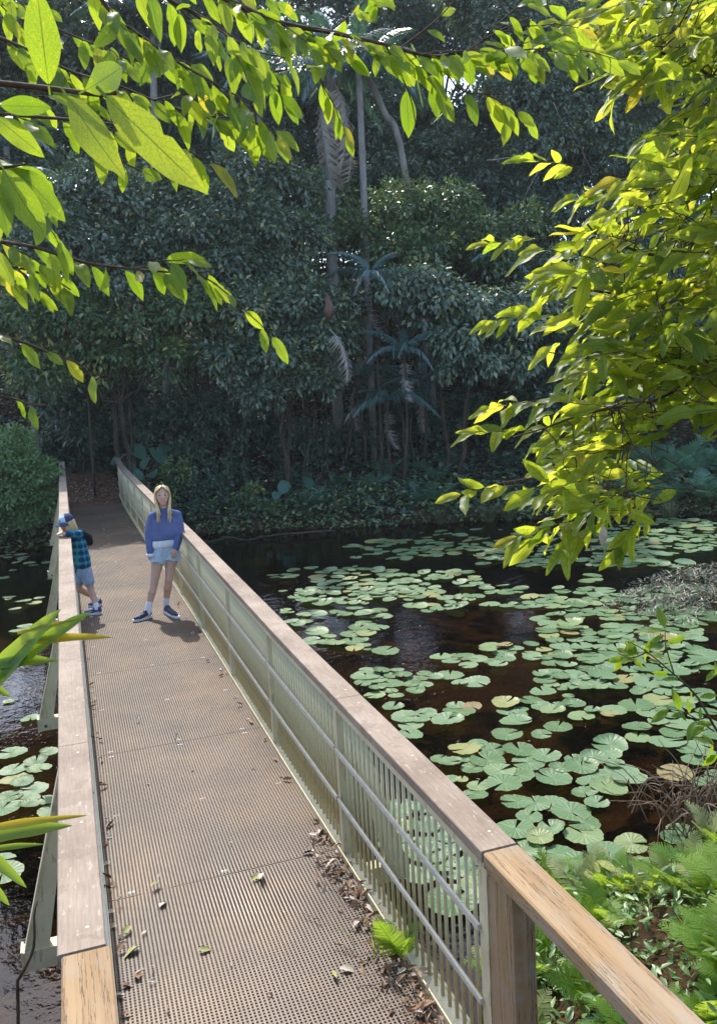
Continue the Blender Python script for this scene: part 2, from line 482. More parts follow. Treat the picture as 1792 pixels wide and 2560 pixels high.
def bev_board(x0, x1, z0, z1, ys, bev=0.004):
    """rail board with eased top edges"""
    ys = np.asarray(ys, float); V = []
    sec = [(x0, z0), (x1, z0), (x1, z1-bev), (x1-bev, z1), (x0+bev, z1), (x0, z1-bev)]
    for y in ys:
        p = prof(y); V += [[x, y, z+p] for x, z in sec]
    k = len(sec); F = []
    for i in range(len(ys)-1):
        for j in range(k): F.append([i*k+j, i*k+(j+1) % k, i*k+k+(j+1) % k, i*k+k+j])
    mb = MB(); mb.add(V, F)
    mb.fn.append(np.array([list(range(k))[::-1]])); e = (len(ys)-1)*k; mb.fn.append(np.array([[e+j for j in range(k)]]))
    return mb
CAPS = [2.715, 4.51, 9.40, 14.30, 19.20, 24.05, Y_END]
for (x0, x1) in ((XLO, XLI), (XRI, XRO)):
    for a, b in zip(CAPS[:-1], CAPS[1:]):
        bpart('handrail_board', bev_board(x0, x1, Z_RAIL-0.046, Z_RAIL, ysamp(a+0.0025, b-0.0025)), M_CAP)
for side, (xa, xb) in enumerate(((XLO+0.03, XLI-0.03), (XRI+0.03, XRO-0.03))):
    mb = MB(); sweep_box(mb, xa, xb, 1.662, Z_RAIL-0.048, ysamp(2.74, Y_END-0.02))
    bpart('top_channel', mb, M_PAINT)
    s = 1 if side else -1
    xk = 1.346 if side else -0.016          # deck edge
    mb = MB()
    def bar(u0, u1, za, zb, ya, yb):
        sweep_box(mb, min(xk+s*u0, xk+s*u1), max(xk+s*u0, xk+s*u1), za, zb, ysamp(ya, yb))
    bar(0.0, 0.007, 0.66, 0.752, 2.5, 24.15)
    bar(0.0072, 0.085, 0.722, 0.736, 2.5, Y_END-0.05)
    bar(0.085, 0.097, 0.56, 0.742, 2.5, Y_END-0.05)
    bpart('kerb_angle', mb, M_PAINT)
    # posts
    xp0, xp1 = (1.362, 1.436) if side else (-0.112, -0.040)
    for k, y in enumerate(POSTS):
        p = prof(y); w = 0.036 if k == 0 else 0.022
        mb = MB()
        mb.box(xp0, xp1, y-w, y+w, 0.70+p, 1.6615+p)
        if k == 0: mb.box(xp0-0.012, xp1+0.012, y-w-0.01, y+w+0.01, 0.7365, 0.75)
        bpart('post', mb, M_PAINT)
    # two flat bars in every bay
    xr = (1.3455, 1.3585) if side else (-0.0365, -0.0235)
    for a, b in zip(POSTS[:-1], POSTS[1:]):
        for z in (1.385, 1.065):
            mb = MB(); sweep_box(mb, xr[0], xr[1], z, z+0.026, ysamp(a+0.024, b-0.004))
            bpart('mid_rail', mb, M_STEEL)
# balusters
mb = MB(); mb.tube([[0, 0, 0], [0, 0, 0.932]], 0.0095, 8)
me_bal = mb.mesh('baluster', True); me_bal.materials.append(M_BAL)
n_b = 0; left = MB()
for a, b in zip(POSTS[:-1], POSTS[1:]):
    k = int(round((b-a)/0.0755))
    for y in np.linspace(a, b, k+1)[1:-1]:
        if n_b < 300:
            o_ = bpy.data.objects.new('baluster', me_bal); COL.objects.link(o_); o_.parent = bridge
            o_.location = (1.400-BOFF[0], y-BOFF[1], 0.733+prof(y)); n_b += 1
        left.tube([[-0.076, y, 0.733+prof(y)], [-0.076, y, 1.663+prof(y)]], 0.0095, 6, cap=False)
o_ = bpart('left_balusters', left, M_BAL, True); o_['kind'] = 'stuff'
# cross beams with raking struts outside the balustrades
for k in range(1, len(POSTS), 2):
    y = POSTS[k]; p = prof(y)
    mb = MB(); mb.box(-0.47, 1.77, y-0.045, y+0.045, 0.50+p, 0.612+p)
    mb.box(-0.482, -0.4701, y-0.052, y+0.052, 0.492+p, 0.622+p)
    bpart('cross_beam', mb, M_PAINT)
    for s in (0, 1):
        mb = MB()
        if s == 0: A = [(-0.455, 0.6125), (-0.335, 0.6125), (-0.125, 1.64), (-0.172, 1.64)]
        else: A = [(1.75, 0.6125), (1.63, 0.6125), (1.42, 1.64), (1.467, 1.64)]
        V = [[x, y-0.03, z+p] for x, z in A] + [[x, y+0.03, z+p] for x, z in A]
        mb.add(V, [[0, 1, 2, 3], [7, 6, 5, 4], [0, 4, 5, 1], [1, 5, 6, 2], [2, 6, 7, 3], [3, 7, 4, 0]])
        V = [[A[0][0]-0.008*(1-2*s), y-0.040, A[0][1]+p], [A[0][0]+0.002*(1-2*s), y-0.040, A[0][1]+p], [A[3][0]+0.002*(1-2*s), y-0.040, A[3][1]+p], [A[3][0]-0.008*(1-2*s), y-0.040, A[3][1]+p]]
        V = V + [[q[0], y+0.040, q[2]] for q in V]
        mb.add(V, [[0, 1, 2, 3], [7, 6, 5, 4], [0, 4, 5, 1], [1, 5, 6, 2], [2, 6, 7, 3], [3, 7, 4, 0]])
        bpart('strut', mb, M_PAINT)
    if k >= 3:
        mb = MB(); mb.tube([[-0.41, y-0.045, 0.545+p], [-0.41, y-0.062, 0.545+p]], 0.014, 8)
        bpart('bolt', mb, mat_noisy('bolt_steel', (0.05, 0.045, 0.04), (0.10, 0.09, 0.08), 20, 0.5) if k == 3 else bpy.data.materials['bolt_steel'])
for x in (0.12, 1.12):
    mb = MB(); sweep_box(mb, x, x+0.1, 0.22, 0.498, ysamp(2.45, 24.6)); bpart('girder', mb, M_PAINT)
# screw heads in the rail boards
mb = MB()
for x0, x1 in ((XLO, XLI), (XRI, XRO)):
    for a, b in zip(CAPS[:-1], CAPS[1:]):
        for y in (a+0.12, (a+b)/2, b-0.12):
            z = Z_RAIL+prof(y)
            mb.tube([[(x0+x1)/2+0.02, y, z-0.002], [(x0+x1)/2+0.02, y, z+0.0012]], 0.0065, 10)
bpart('rail_screws', mb, M_STEEL)['kind'] = 'stuff'

# timber approach rails on the near bank
def timber_rail(x0, x1, xa, xb, label):
    t = thing('timber_handrail', label, 'handrail', loc=((x0+x1)/2, 2.5, 0.5))
    L = Vector(t.location)
    def part(name, me, mat):
        o_ = obj(name, me, mat, t); o_.location = -L; return o_
    ys = [0.3, 2.709]
    part('top_board', bev_board(xa, xb, Z_RAIL-0.062, Z_RAIL-0.004, ys, 0.006).mesh('top_board'), M_TIMBER)
    for y in (2.60, 1.0):
        mb = MB(); mb.box((x0+x1)/2-0.045, (x0+x1)/2+0.045, y-0.055, y+0.055, 0.25, Z_RAIL-0.0625)
        part('post', mb.mesh('post'), M_TIMBER_V)
    mb = MB(); mb.box((x0+x1)/2-0.034, (x0+x1)/2+0.034, 2.6555, 2.7555, 0.45, Z_RAIL-0.0625)
    part('packing_post', mb.mesh('packing_post'), M_TIMBER_V)
    return t
timber_rail(XRI, XRO, XRI+0.004, XRO+0.004, 'cracked golden timber handrail board on posts beside the green ferns')
timber_rail(XLO, XLI, XLO+0.012, XLI+0.014, 'flaking timber handrail board over the dark glinting water, opposite the ferns')
# concrete landing under the near end
mb = MB(); mb.box(-0.25, 1.55, 1.0, 2.345, 0.3, 0.705)
lo_ = obj('concrete_landing', mb.mesh('concrete_landing'), mat_noisy('concrete', (0.2, 0.19, 0.17), (0.32, 0.3, 0.27), 5, 0.85, 0.2, 0.4, 60, 0.004))
lo_['kind'] = 'structure'
# ================================================================== water lily pads
def pad_mesh(k):
    r = np.random.default_rng(100+k)
    n = 30; rings = [0.0, 0.35, 0.7, 0.9, 1.0]
    notch = 0.10+0.10*r.random()
    a = np.linspace(notch, 2*np.pi-notch, n)
    V = [[0.02, 0, 0.0]]; uv = [[0.5, 0.5]]
    ph = r.random(4)*6.28; curl = (0.0, 0.05, 0.16, 0.02, 0.08, 0.0, 0.20, 0.04)[k % 8]
    for q in rings[1:]:
        for t in a:
            rim = 1+0.035*np.sin(3*t+ph[0])+0.022*np.sin(7*t+ph[1]) + (0.03*np.sin(19*t+ph[2]) if q > 0.95 else 0)
            z = 0.05*q*q*np.sin(2*t+ph[3])*0.5 + curl*q**4*(0.5+0.5*np.sin(t+ph[2])) + 0.012*q*np.sin(11*t+ph[1])
            V.append([q*rim*np.cos(t), q*rim*np.sin(t), z]); uv.append([0.5+0.5*q*np.cos(t), 0.5+0.5*q*np.sin(t)])
    F3 = [[0, 1+i, 2+i] for i in range(n-1)]; F4 = []
    for g in range(len(rings)-2):
        b = 1+g*n
        F4 += [[b+i, b+n+i, b+n+i+1, b+i+1] for i in range(n-1)]
    return np.array(V), np.array(F3), np.array(F4), np.array(uv)
def mat_pad(name, source):
    m, nt, o = nodes(name)
    if source == 'attr':
        a = nt.nodes.new('ShaderNodeAttribute'); a.attribute_name = 'rnd'; rv = a.outputs['Fac']
    else:
        a = nt.nodes.new('ShaderNodeObjectInfo'); rv = a.outputs['Random']
    col = ramp(nt, rv, [(0.0, (0.06, 0.13, 0.04)), (0.35, (0.09, 0.175, 0.07)), (0.7, (0.135, 0.22, 0.11)), (0.90, (0.16, 0.23, 0.085)), (0.96, (0.25, 0.245, 0.075)), (1.0, (0.19, 0.125, 0.05))])
    uvn = nt.nodes.new('ShaderNodeUVMap'); sep = nt.nodes.new('ShaderNodeSeparateXYZ'); nt.links.new(uvn.outputs[0], sep.inputs[0])
    x = math_n(nt, 'SUBTRACT', sep.outputs[0], 0.5); y = math_n(nt, 'SUBTRACT', sep.outputs[1], 0.5)
    ang = math_n(nt, 'ARCTAN2', y, x)
    w = math_n(nt, 'ABSOLUTE', math_n(nt, 'SUBTRACT', math_n(nt, 'FRACT', math_n(nt, 'MULTIPLY', ang, 2.86)), 0.5))
    vein = math_n(nt, 'LESS_THAN', w, 0.045)
    col = mixc(nt, math_n(nt, 'MULTIPLY', vein, 0.5), col, (0.30, 0.42, 0.20))
    v = coords(nt, 'Object')
    bl = noise(nt, v, 3.0, 5, 0.6)
    col = mixc(nt, math_n(nt, 'MULTIPLY', ramp(nt, bl, [(0.55, (0, 0, 0)), (0.75, (1, 1, 1))]), 0.35), col, (0.34, 0.33, 0.16))
    rad = math_n(nt, 'SQRT', math_n(nt, 'ADD', math_n(nt, 'MULTIPLY', x, x), math_n(nt, 'MULTIPLY', y, y)))
    rim = math_n(nt, 'MULTIPLY', math_n(nt, 'GREATER_THAN', math_n(nt, 'ADD', rad, math_n(nt, 'MULTIPLY', bl, 0.08)), 0.525), 0.5)
    col = mixc(nt, rim, col, (0.26, 0.22, 0.09))
    p = bsdf(nt, col, 0.47, 0.36, bump(nt, math_n(nt, 'ADD', math_n(nt, 'MULTIPLY', w, 0.7), math_n(nt, 'MULTIPLY', bl, 0.6)), 0.35, 0.02))
    t = nt.nodes.new('ShaderNodeBsdfTranslucent'); nt.links.new(mixc(nt, 0.5, col, (0.35, 0.5, 0.05)), t.inputs['Color'])
    mx = nt.nodes.new('ShaderNodeMixShader'); mx.inputs[0].default_value = 0.12
    nt.links.new(p.outputs[0], mx.inputs[1]); nt.links.new(t.outputs[0], mx.inputs[2])
    finish(nt, o, mx.outputs[0]); return m
PADV = [pad_mesh(k) for k in range(8)]
M_PAD = mat_pad('lily_pad_skin', 'obj'); M_PAD_S = mat_pad('lily_pad_skin_far', 'attr')
A7 = [(430,95,70,12,6),(560,75,120,14,10),(560,120,130,18,14),(700,100,130,20,14),(860,90,120,25,16),(860,130,70,10,8),(1000,110,100,25,14),(1000,150,90,15,10),
 (1200,60,160,25,18),(1350,100,180,40,34),(1530,60,140,50,30),(1500,20,140,25,16),(1250,140,110,20,14),(1430,150,80,12,8),
 (390,130,0,0,1),(240,165,0,0,1),(140,195,50,8,4),(180,172,0,0,1),(145,243,0,0,1),
 (400,200,150,40,30),(330,255,150,35,28),(520,240,160,35,30),(640,190,60,15,5),(730,180,70,8,3),(820,150,0,0,1),
 (790,215,50,20,6),(880,240,70,15,8),(760,265,70,12,7),(900,290,60,10,5),(660,295,90,16,9),
 (380,320,60,14,4),(460,322,35,14,2),(235,325,35,8,3),(155,310,25,8,3),(200,352,30,8,2),(260,385,0,0,1),(430,358,55,12,5),(400,388,35,10,2),(310,412,70,14,6),(415,420,45,12,4),(420,440,35,8,3),(490,445,0,0,1),
 (1120,240,60,10,3),(1040,280,80,30,10),(1060,340,90,20,8),(1100,380,80,20,8),(1150,300,80,30,13),(1250,290,80,40,15),(1200,250,60,20,6),(1180,200,40,12,3),(1060,410,0,0,1),(1400,335,200,40,30),(1420,380,150,30,18),(1200,400,60,20,6),
 (860,440,50,12,4),(740,470,70,15,6),(770,495,0,0,1),(860,487,60,12,5),(980,440,50,20,4),(1050,460,50,12,4),(1160,470,120,40,26),(1130,530,130,40,28),(1000,470,40,10,2),(1200,560,90,20,11),(1290,500,80,40,12),(1420,560,80,30,9),(1480,460,120,40,14),
 (500,540,110,25,17),(590,570,60,12,5),(640,530,70,12,6),(470,585,50,12,4),(760,550,35,10,2),(430,520,40,10,4),(520,600,30,10,2),(510,640,30,10,3),
 (1020,585,0,0,1),(1105,597,0,0,1),(720,650,40,14,3),(770,640,60,16,5),(900,640,60,30,7),(990,620,50,20,5),(1060,640,70,20,6),(1080,690,40,12,3),(1190,665,80,15,6),(1240,650,50,12,3),(930,690,0,0,1),(1390,630,60,30,5),(1350,590,30,10,2),(1560,620,60,40,8),
 (600,670,60,20,6),(560,690,40,20,4),(700,685,0,0,1),(575,730,0,0,1),(1015,728,0,0,1),(1420,715,120,40,15),(1480,760,80,20,7),(1560,720,60,30,6),
 (820,775,70,22,4),(760,800,30,15,3),(930,800,120,30,7),(910,740,30,20,2),(1245,770,0,0,1),(1250,798,0,0,1),(1260,835,0,0,1),(1280,860,0,0,1),(1150,825,50,20,3),(1060,830,70,25,3),(830,850,50,20,2),(865,885,40,20,2),(940,865,0,0,1),(1055,885,0,0,1),(1190,880,60,18,2),(1310,885,0,0,1),(1240,915,0,0,1),(1440,850,50,15,2),(1540,800,60,20,4),(1580,870,50,20,3),(730,870,40,20,2),(800,910,80,25,3),(1160,935,0,0,1),(700,820,70,20,5)]
A8 = [(835,305,40,15,2),(940,315,0,0,1),(1000,312,0,0,1),(1070,345,0,0,1),(1165,325,0,0,1),(1120,385,0,0,1),(1115,425,0,0,1),(915,360,0,0,1),(860,405,50,25,3),(1000,440,70,30,3),(1010,500,0,0,1),(1025,565,0,0,1),(1200,490,0,0,1),(1215,550,0,0,1),(1290,460,0,0,1),(1340,550,0,0,1),(1430,605,0,0,1),(1330,610,0,0,1),(1470,410,0,0,1),(1440,440,0,0,1),(1580,385,0,0,1),(940,480,60,40,3),(1530,560,0,0,1),(1100,530,0,0,1),(600,380,90,60,9),(560,520,80,70,9),(660,600,70,90,9),(450,420,60,80,7),(700,450,40,60,4),(1150,610,60,30,2),(1060,640,60,30,3)]
A0 = [(20,1575,0,0,1),(70,1615,0,0,1),(30,1690,25,12,2),(112,1692,0,0,1),(55,1735,60,22,5),(55,1775,60,25,5),(95,1812,35,15,3),(30,1815,30,15,2),(5,1935,0,0,1),(8,1965,0,0,1),(60,1870,40,14,2),
 (60,1262,50,8,6),(20,1248,40,6,5),(30,1280,0,0,1),(8,1298,0,0,1),(60,1352,25,5,2),(90,1342,0,0,1),(35,1368,0,0,1),(20,1345,15,4,2),(50,1410,20,8,2),(115,1300,0,0,1)]
A7 = [(a, b, ra, rb, n if n == 1 else int(n*1.35+0.5)) for a, b, ra, rb, n in A7] + [(1300, 420, 250, 60, 22), (1450, 250, 120, 30, 10), (1400, 480, 180, 60, 16), (1500, 650, 90, 80, 12), (900, 60, 400, 30, 24), (1450, 40, 200, 40, 24)]
spots = []
for L, (ox, oy, sc) in ((A7, (600, 1300, 0.7418)), (A8, (700, 1800, 0.6795)), (A0, (0, 0, S))):
    for (a, b, ra, rb, n) in L:
        for q in range(n):
            for tr in range(12):
                t = rng.random()*6.283; w = math.sqrt(rng.random()) if n > 1 else 0
                u = (ox+sc*(a+ra*w*math.cos(t)))/S; v_ = (oy+sc*(b+rb*w*math.sin(t)))/S
                p = at_z(u, v_, 0.0)
                r = float(np.clip(rng.normal(0.14, 0.032), 0.06, 0.20)) * (1.0 if n > 1 else 0.93)
                ok = all((p[0]-s_[0])**2+(p[1]-s_[1])**2 > (0.70*(r+s_[2]))**2 for s_ in spots) or (n == 1)
                if ok and shore_dist(np.array(p[0]), np.array(p[1])) < -0.05: spots.append((p[0], p[1], r, ox == 0)); break
order = sorted(range(len(spots)), key=lambda i: -spots[i][2]/math.hypot(spots[i][0], spots[i][1], CAM_Z))
MARSH = at_z(1570, 1335, 0.0); DRYB = at_z(1555, 1850, 0.05); SPRIG = at_z(1480, 1560, 0.0)
def pad_label(x, y, k, left):
    curl = k in (2, 6)
    sh_ = 'lily pad with a curled-up rim' if curl else 'flat round lily pad'
    def out(where, g): return sh_+' '+where, 'lily pad', ('curled' if curl else 'flat')+' lily pads '+g
    if left:
        if y < 14: return out('on the glinting water behind the strap-leaved plant', 'behind the strap-leaved plant')
        return out('below the light green bush by the far bridge struts', 'below the light green bush')
    if math.hypot(x-DRYB[0], y-DRYB[1]) < 0.9: return out('around the dry twiggy bush', 'around the dry bush')
    if math.hypot(x-MARSH[0], y-MARSH[1]) < 2.4: return out('next to the grey marsh plants', 'next to the marsh plants')
    if x < 2.3 and y < 7: return out('seen through the balusters beside the bridge', 'behind the balusters')
    if y < 6.0: return out('close to the near bank ferns', 'close to the ferns')
    if x-0.32*y < 1.0 and y < 13: return out('drifting alongside the bridge handrail', 'alongside the handrail')
    if math.hypot(x-SPRIG[0], y-SPRIG[1]) < 1.5: return out('behind the lime sprigs of the young shrub', 'behind the young shrub')
    if y < 9.0: return out('between the ferns and the open dark water', 'between ferns and open water')
    if y < 13: return out('in the broad raft at mid pond', 'in the mid-pond raft')
    return out('in the band along the shaded far bank', 'along the far bank')
pad_me = []
for V, F3, F4, uv in PADV:
    me = mk_mesh('lily_pad', V, [F3, F4], uv=uv); me.materials.append(M_PAD); pad_me.append(me)
rest_v, rest_3, rest_4, rest_uv, rest_a, nv = [], [], [], [], [], 0
for rank, i in enumerate(order):
    x, y, r, left = spots[i]
    k = int(rng.integers(0, 8))
    R_ = Matrix.Rotation(rng.random()*6.283, 4, 'Z') @ Matrix.Rotation(rng.normal()*0.05, 4, 'X')
    z = 0.012+0.018*rng.random() + (0.02 if k in (2, 6) else 0)
    if rank < 300:
        o_ = bpy.data.objects.new('lily_pad', pad_me[k]); COL.objects.link(o_)
        o_.matrix_world = Matrix.Translation((x, y, z)) @ R_ @ Matrix.Diagonal((r, r, r, 1))
        tag(o_, *pad_label(x, y, k, left))
    else:
        V, F3, F4, uv = PADV[k]
        Mx = np.array(Matrix.Translation((x, y, z)) @ R_ @ Matrix.Diagonal((r, r, r, 1)))
        rest_v.append(V @ Mx[:3, :3].T + Mx[:3, 3]); rest_3.append(F3+nv); rest_4.append(F4+nv); rest_uv.append(uv)
        rest_a.append(np.full(len(V), rng.random())); nv += len(V)
if rest_v:
    o_ = obj('lily_pads', mk_mesh('lily_pads', np.concatenate(rest_v), [np.concatenate(rest_3), np.concatenate(rest_4)], uv=np.concatenate(rest_uv), attr=np.concatenate(rest_a)), M_PAD_S)
    tag(o_, 'far carpet of small lily pads on the pond', 'lily pads', kind='stuff')
# ================================================================== foliage tools
def leaf_template(wid=0.36, fold=0.12, curl=0.16, seg=3, tipw=0.0):
    """blade along +y, unit length, folded at the midrib, tip curling down; returns V, F(quads+tris as quads), uv"""
    V, uv = [], []
    ts = np.linspace(0, 1, seg+2)
    prof_w = lambda t: math.sin(math.pi*min(1, t**0.8))**0.85*(1-0.25*t)
    for t in ts[1:-1]:
        w = wid*prof_w(t)*0.5; z = -curl*t*t
        V += [[-w, t, z+fold*w*2], [0, t, z], [w, t, z+fold*w*2]]; uv += [[0.5-w/wid, t], [0.5, t], [0.5+w/wid, t]]
    n = len(V); V += [[0, 0, 0], [0, 1, -curl]]; uv += [[0.5, 0], [0.5, 1]]
    F4, F3 = [], []
    for i in range(seg-1):
        b = i*3; F4 += [[b, b+1, b+4, b+3], [b+1, b+2, b+5, b+4]]
    F3 += [[n, 1, 0], [n, 2, 1]]; e = (seg-1)*3; F3 += [[e, e+1, n+1], [e+1, e+2, n+1]]
    return np.array(V), np.array(F4).reshape(-1, 4), np.array(F3), np.array(uv)
TPL_FAR = (np.array([[0, 0, 0], [-0.25, 0.48, 0.05], [0, 1, -0.14], [0.25, 0.48, 0.05]]), np.zeros((0, 4), int), np.array([[0, 2, 1], [0, 3, 2]]), np.array([[0.5, 0], [0, 0.5], [0.5, 1], [1, 0.5]]))
DENS = 4.6
TPL_MID = leaf_template(0.40, 0.15, 0.15, 2)
TPL_NARROW = leaf_template(0.17, 0.15, 0.2, 2)
def basis(D, Nn):
    D = norm(D); Nn = Nn - D*np.sum(Nn*D, -1, keepdims=True); Nn = norm(Nn)
    return np.stack([np.cross(D, Nn), D, Nn], -1)          # columns: side, along, normal
def leaf_cloud(name, P, D, Nn, L, mat, tpl=TPL_FAR, parent=None, rnd=None, wscale=None, uv=False):
    n = len(P); V0, F4, F3, U = tpl; k = len(V0)
    B = basis(D, Nn)
    T = np.repeat(V0[None], n, 0)
    if wscale is not None: T = T*np.stack([wscale, np.ones(n), np.ones(n)], -1)[:, None]
    V = np.einsum('nij,nkj->nki', B, T)*np.asarray(L)[:, None, None] + P[:, None]
    off = (np.arange(n)*k)[:, None, None]
    fs = []
    if len(F4): fs.append((F4[None]+off).reshape(-1, 4))
    fs.append((F3[None]+off).reshape(-1, 3))
    r = rng.random(n) if rnd is None else rnd
    me = mk_mesh(name, V.reshape(-1, 3), fs, attr=np.repeat(r, k), uv=np.tile(U, (n, 1)) if uv else None)
    return obj(name, me, mat, parent)
def rdir(n): return norm(rng.normal(size=(n, 3)))
UP = np.array([0, 0, 1.0])

def clump_leaves(C, R, n, size, droop=0.4, squash=0.8, twigs=None):
    """leaves of one clump: twig nodes through an ellipsoid, a rosette of leaves on each"""
    tw = twigs or max(6, n//12)
    d = rdir(tw); d[:, 2] = np.where(rng.random(tw) < 0.3, d[:, 2], np.abs(d[:, 2])*0.9-0.25)
    d = norm(d)
    rr = R*(0.35+0.65*rng.random(tw)**0.45)
    Q = C + d*rr[:, None]*np.array([1, 1, squash])
    k = rng.integers(0, tw, n)
    j = rdir(n)
    P = Q[k] + j*(0.11+0.1*rng.random(n))[:, None]*min(1.0, R)
    D = norm(j*0.8 + d[k]*0.5 - UP*droop + rng.normal(size=(n, 3))*0.3)
    Nn = norm(d[k]*0.5 + UP*0.75 + rng.normal(size=(n, 3))*0.45)
    L = size*(0.65+0.6*rng.random(n))
    return P, D, Nn, L, np.clip(0.5+0.25*rng.normal(size=tw)[k]+0.18*rng.normal(size=n), 0, 1), Q
def wood(name, paths, mat, parent, k=6):
    mb = MB()
    for P, r0, r1 in paths:
        P = np.asarray(P, float); mb.tube(P, np.linspace(r0, r1, len(P)), k, cap=False)
    return obj(name, mb.mesh(name, True), mat, parent)
def wiggle(a, b, n=7, amp=0.1):
    a = np.asarray(a, float); b = np.asarray(b, float); t = np.linspace(0, 1, n)[:, None]
    P = a+(b-a)*t; w = rng.normal(size=(n, 3))*amp*np.sin(np.pi*t); return P+w

def mat_bark(name, c1, c2, s=6):
    return mat_noisy(name, c1, c2, s, 0.85, 0.2, 0.6, 18, 0.02, (1, 1, 0.35))
M_BARK_D = mat_bark('dark_bark', (0.035, 0.028, 0.02), (0.10, 0.08, 0.06))
M_BARK_P = mat_bark('pale_bark', (0.15, 0.14, 0.13), (0.34, 0.32, 0.29))
M_TWIG = mat_bark('twig_bark', (0.045, 0.028, 0.018), (0.12, 0.08, 0.05), 20)
M_VINE = mat_bark('vine_bark', (0.05, 0.04, 0.03), (0.14, 0.11, 0.08), 10)

LEAF_BLUE = mat_leaf('forest_leaf_blue', [(0, (0.055, 0.09, 0.06)), (0.45, (0.115, 0.18, 0.115)), (0.8, (0.185, 0.265, 0.175)), (0.93, (0.27, 0.35, 0.22)), (1, (0.36, 0.37, 0.13))], (0.22, 0.34, 0.06), 0.22, 0.27, 0.85)
LEAF_GREEN = mat_leaf('forest_leaf_green', [(0, (0.05, 0.10, 0.045)), (0.5, (0.105, 0.19, 0.08)), (0.9, (0.19, 0.29, 0.12)), (1, (0.42, 0.38, 0.10))], (0.24, 0.38, 0.05), 0.25, 0.32, 0.65)
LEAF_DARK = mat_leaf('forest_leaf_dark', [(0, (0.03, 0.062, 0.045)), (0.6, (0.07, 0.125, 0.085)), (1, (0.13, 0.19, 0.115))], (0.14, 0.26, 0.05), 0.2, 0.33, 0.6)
LEAF_FERN = mat_leaf('bank_fern_leaf', [(0, (0.039, 0.0975, 0.052)), (0.6, (0.078, 0.182, 0.1105)), (1, (0.117, 0.247, 0.143))], (0.2, 0.4, 0.06), 0.3, 0.45, 0.4)
LEAF_LIME = mat_leaf('near_bush_leaf', [(0, (0.07, 0.14, 0.05)), (0.6, (0.15, 0.26, 0.10)), (1, (0.24, 0.36, 0.14))], (0.32, 0.5, 0.07), 0.3, 0.4, 0.5)

def tree(name, label, group, clumps, mat, bark, lsize=0.13, dens=300, base=None, trunk_r=0.09, tpl=TPL_FAR, droop=0.4, limbs=True, cat='tree'):
    """clumps: list of (u, v, y, radius_m) in picture coordinates and metres along the bridge"""
    C = [(at_y(u, v, y), r) for u, v, y, r in clumps]
    cen = np.mean([c for c, r in C], axis=0)
    if base is None: base = (cen[0]+rng.normal()*0.3, cen[1]+0.9, 0)
    bz = float(ground_z(np.array(base[0]), np.array(base[1]))) - 0.05
    b = np.array([base[0], base[1], bz])
    t = thing(name, label, cat, group, loc=tuple(b))
    Ps = [clump_leaves(c-b, r, int(DENS*dens*r*r), lsize*1.32, droop) for c, r in C]
    P, D, Nn, L, rn = (np.concatenate([q[i] for q in Ps]) for i in range(5))
    leaf_cloud('crown', P, D, Nn, L, mat, tpl, t, rnd=rn)
    top = cen-b; top[2] = max(top[2], 0.6)
    fork = top*0.62 + rng.normal(size=3)*0.1
    mb = MB(); T = wiggle(np.zeros(3), fork, 7, 0.07); mb.tube(T, np.linspace(trunk_r, trunk_r*0.6, 7), 7, cap=False)
    obj('trunk', mb.mesh('trunk', True), bark, t)
    if limbs:
        lim = MB()
        for (c, r), q in zip(C, Ps):
            P1 = wiggle(fork, c-b, 6, 0.12); lim.tube(P1, np.linspace(trunk_r*0.5, 0.012, 6), 5, cap=False)
            for w in q[5][:9]:
                lim.tube(wiggle(c-b, w, 4, 0.06), np.linspace(0.011, 0.004, 4), 3, cap=False)
        o_ = obj('limbs', lim.mesh('limbs', True), bark, t)
    return t
G_TREES = 'trees of the far wooded bank'

# ---- back wall of the wood: tall trees on the slope behind
def auto_clumps(u0, u1, v0, v1, y0, y1, r0, r1, n):
    out = []
    for q in range(n):
        f = (q+0.5)/n
        out.append((rng.uniform(u0, u1), v0+(v1-v0)*(f+rng.normal()*0.08), rng.uniform(y0, y1), rng.uniform(r0, r1)))
    return out
def fill(name, labels, boxes, mat, bark, **kw):
    for lab, bx in zip(labels, boxes):
        tree(name, lab, None if labels.count(lab) == 1 else 'repeat: '+name.replace('_', ' ')+'s', auto_clumps(*bx), mat, bark, **kw)

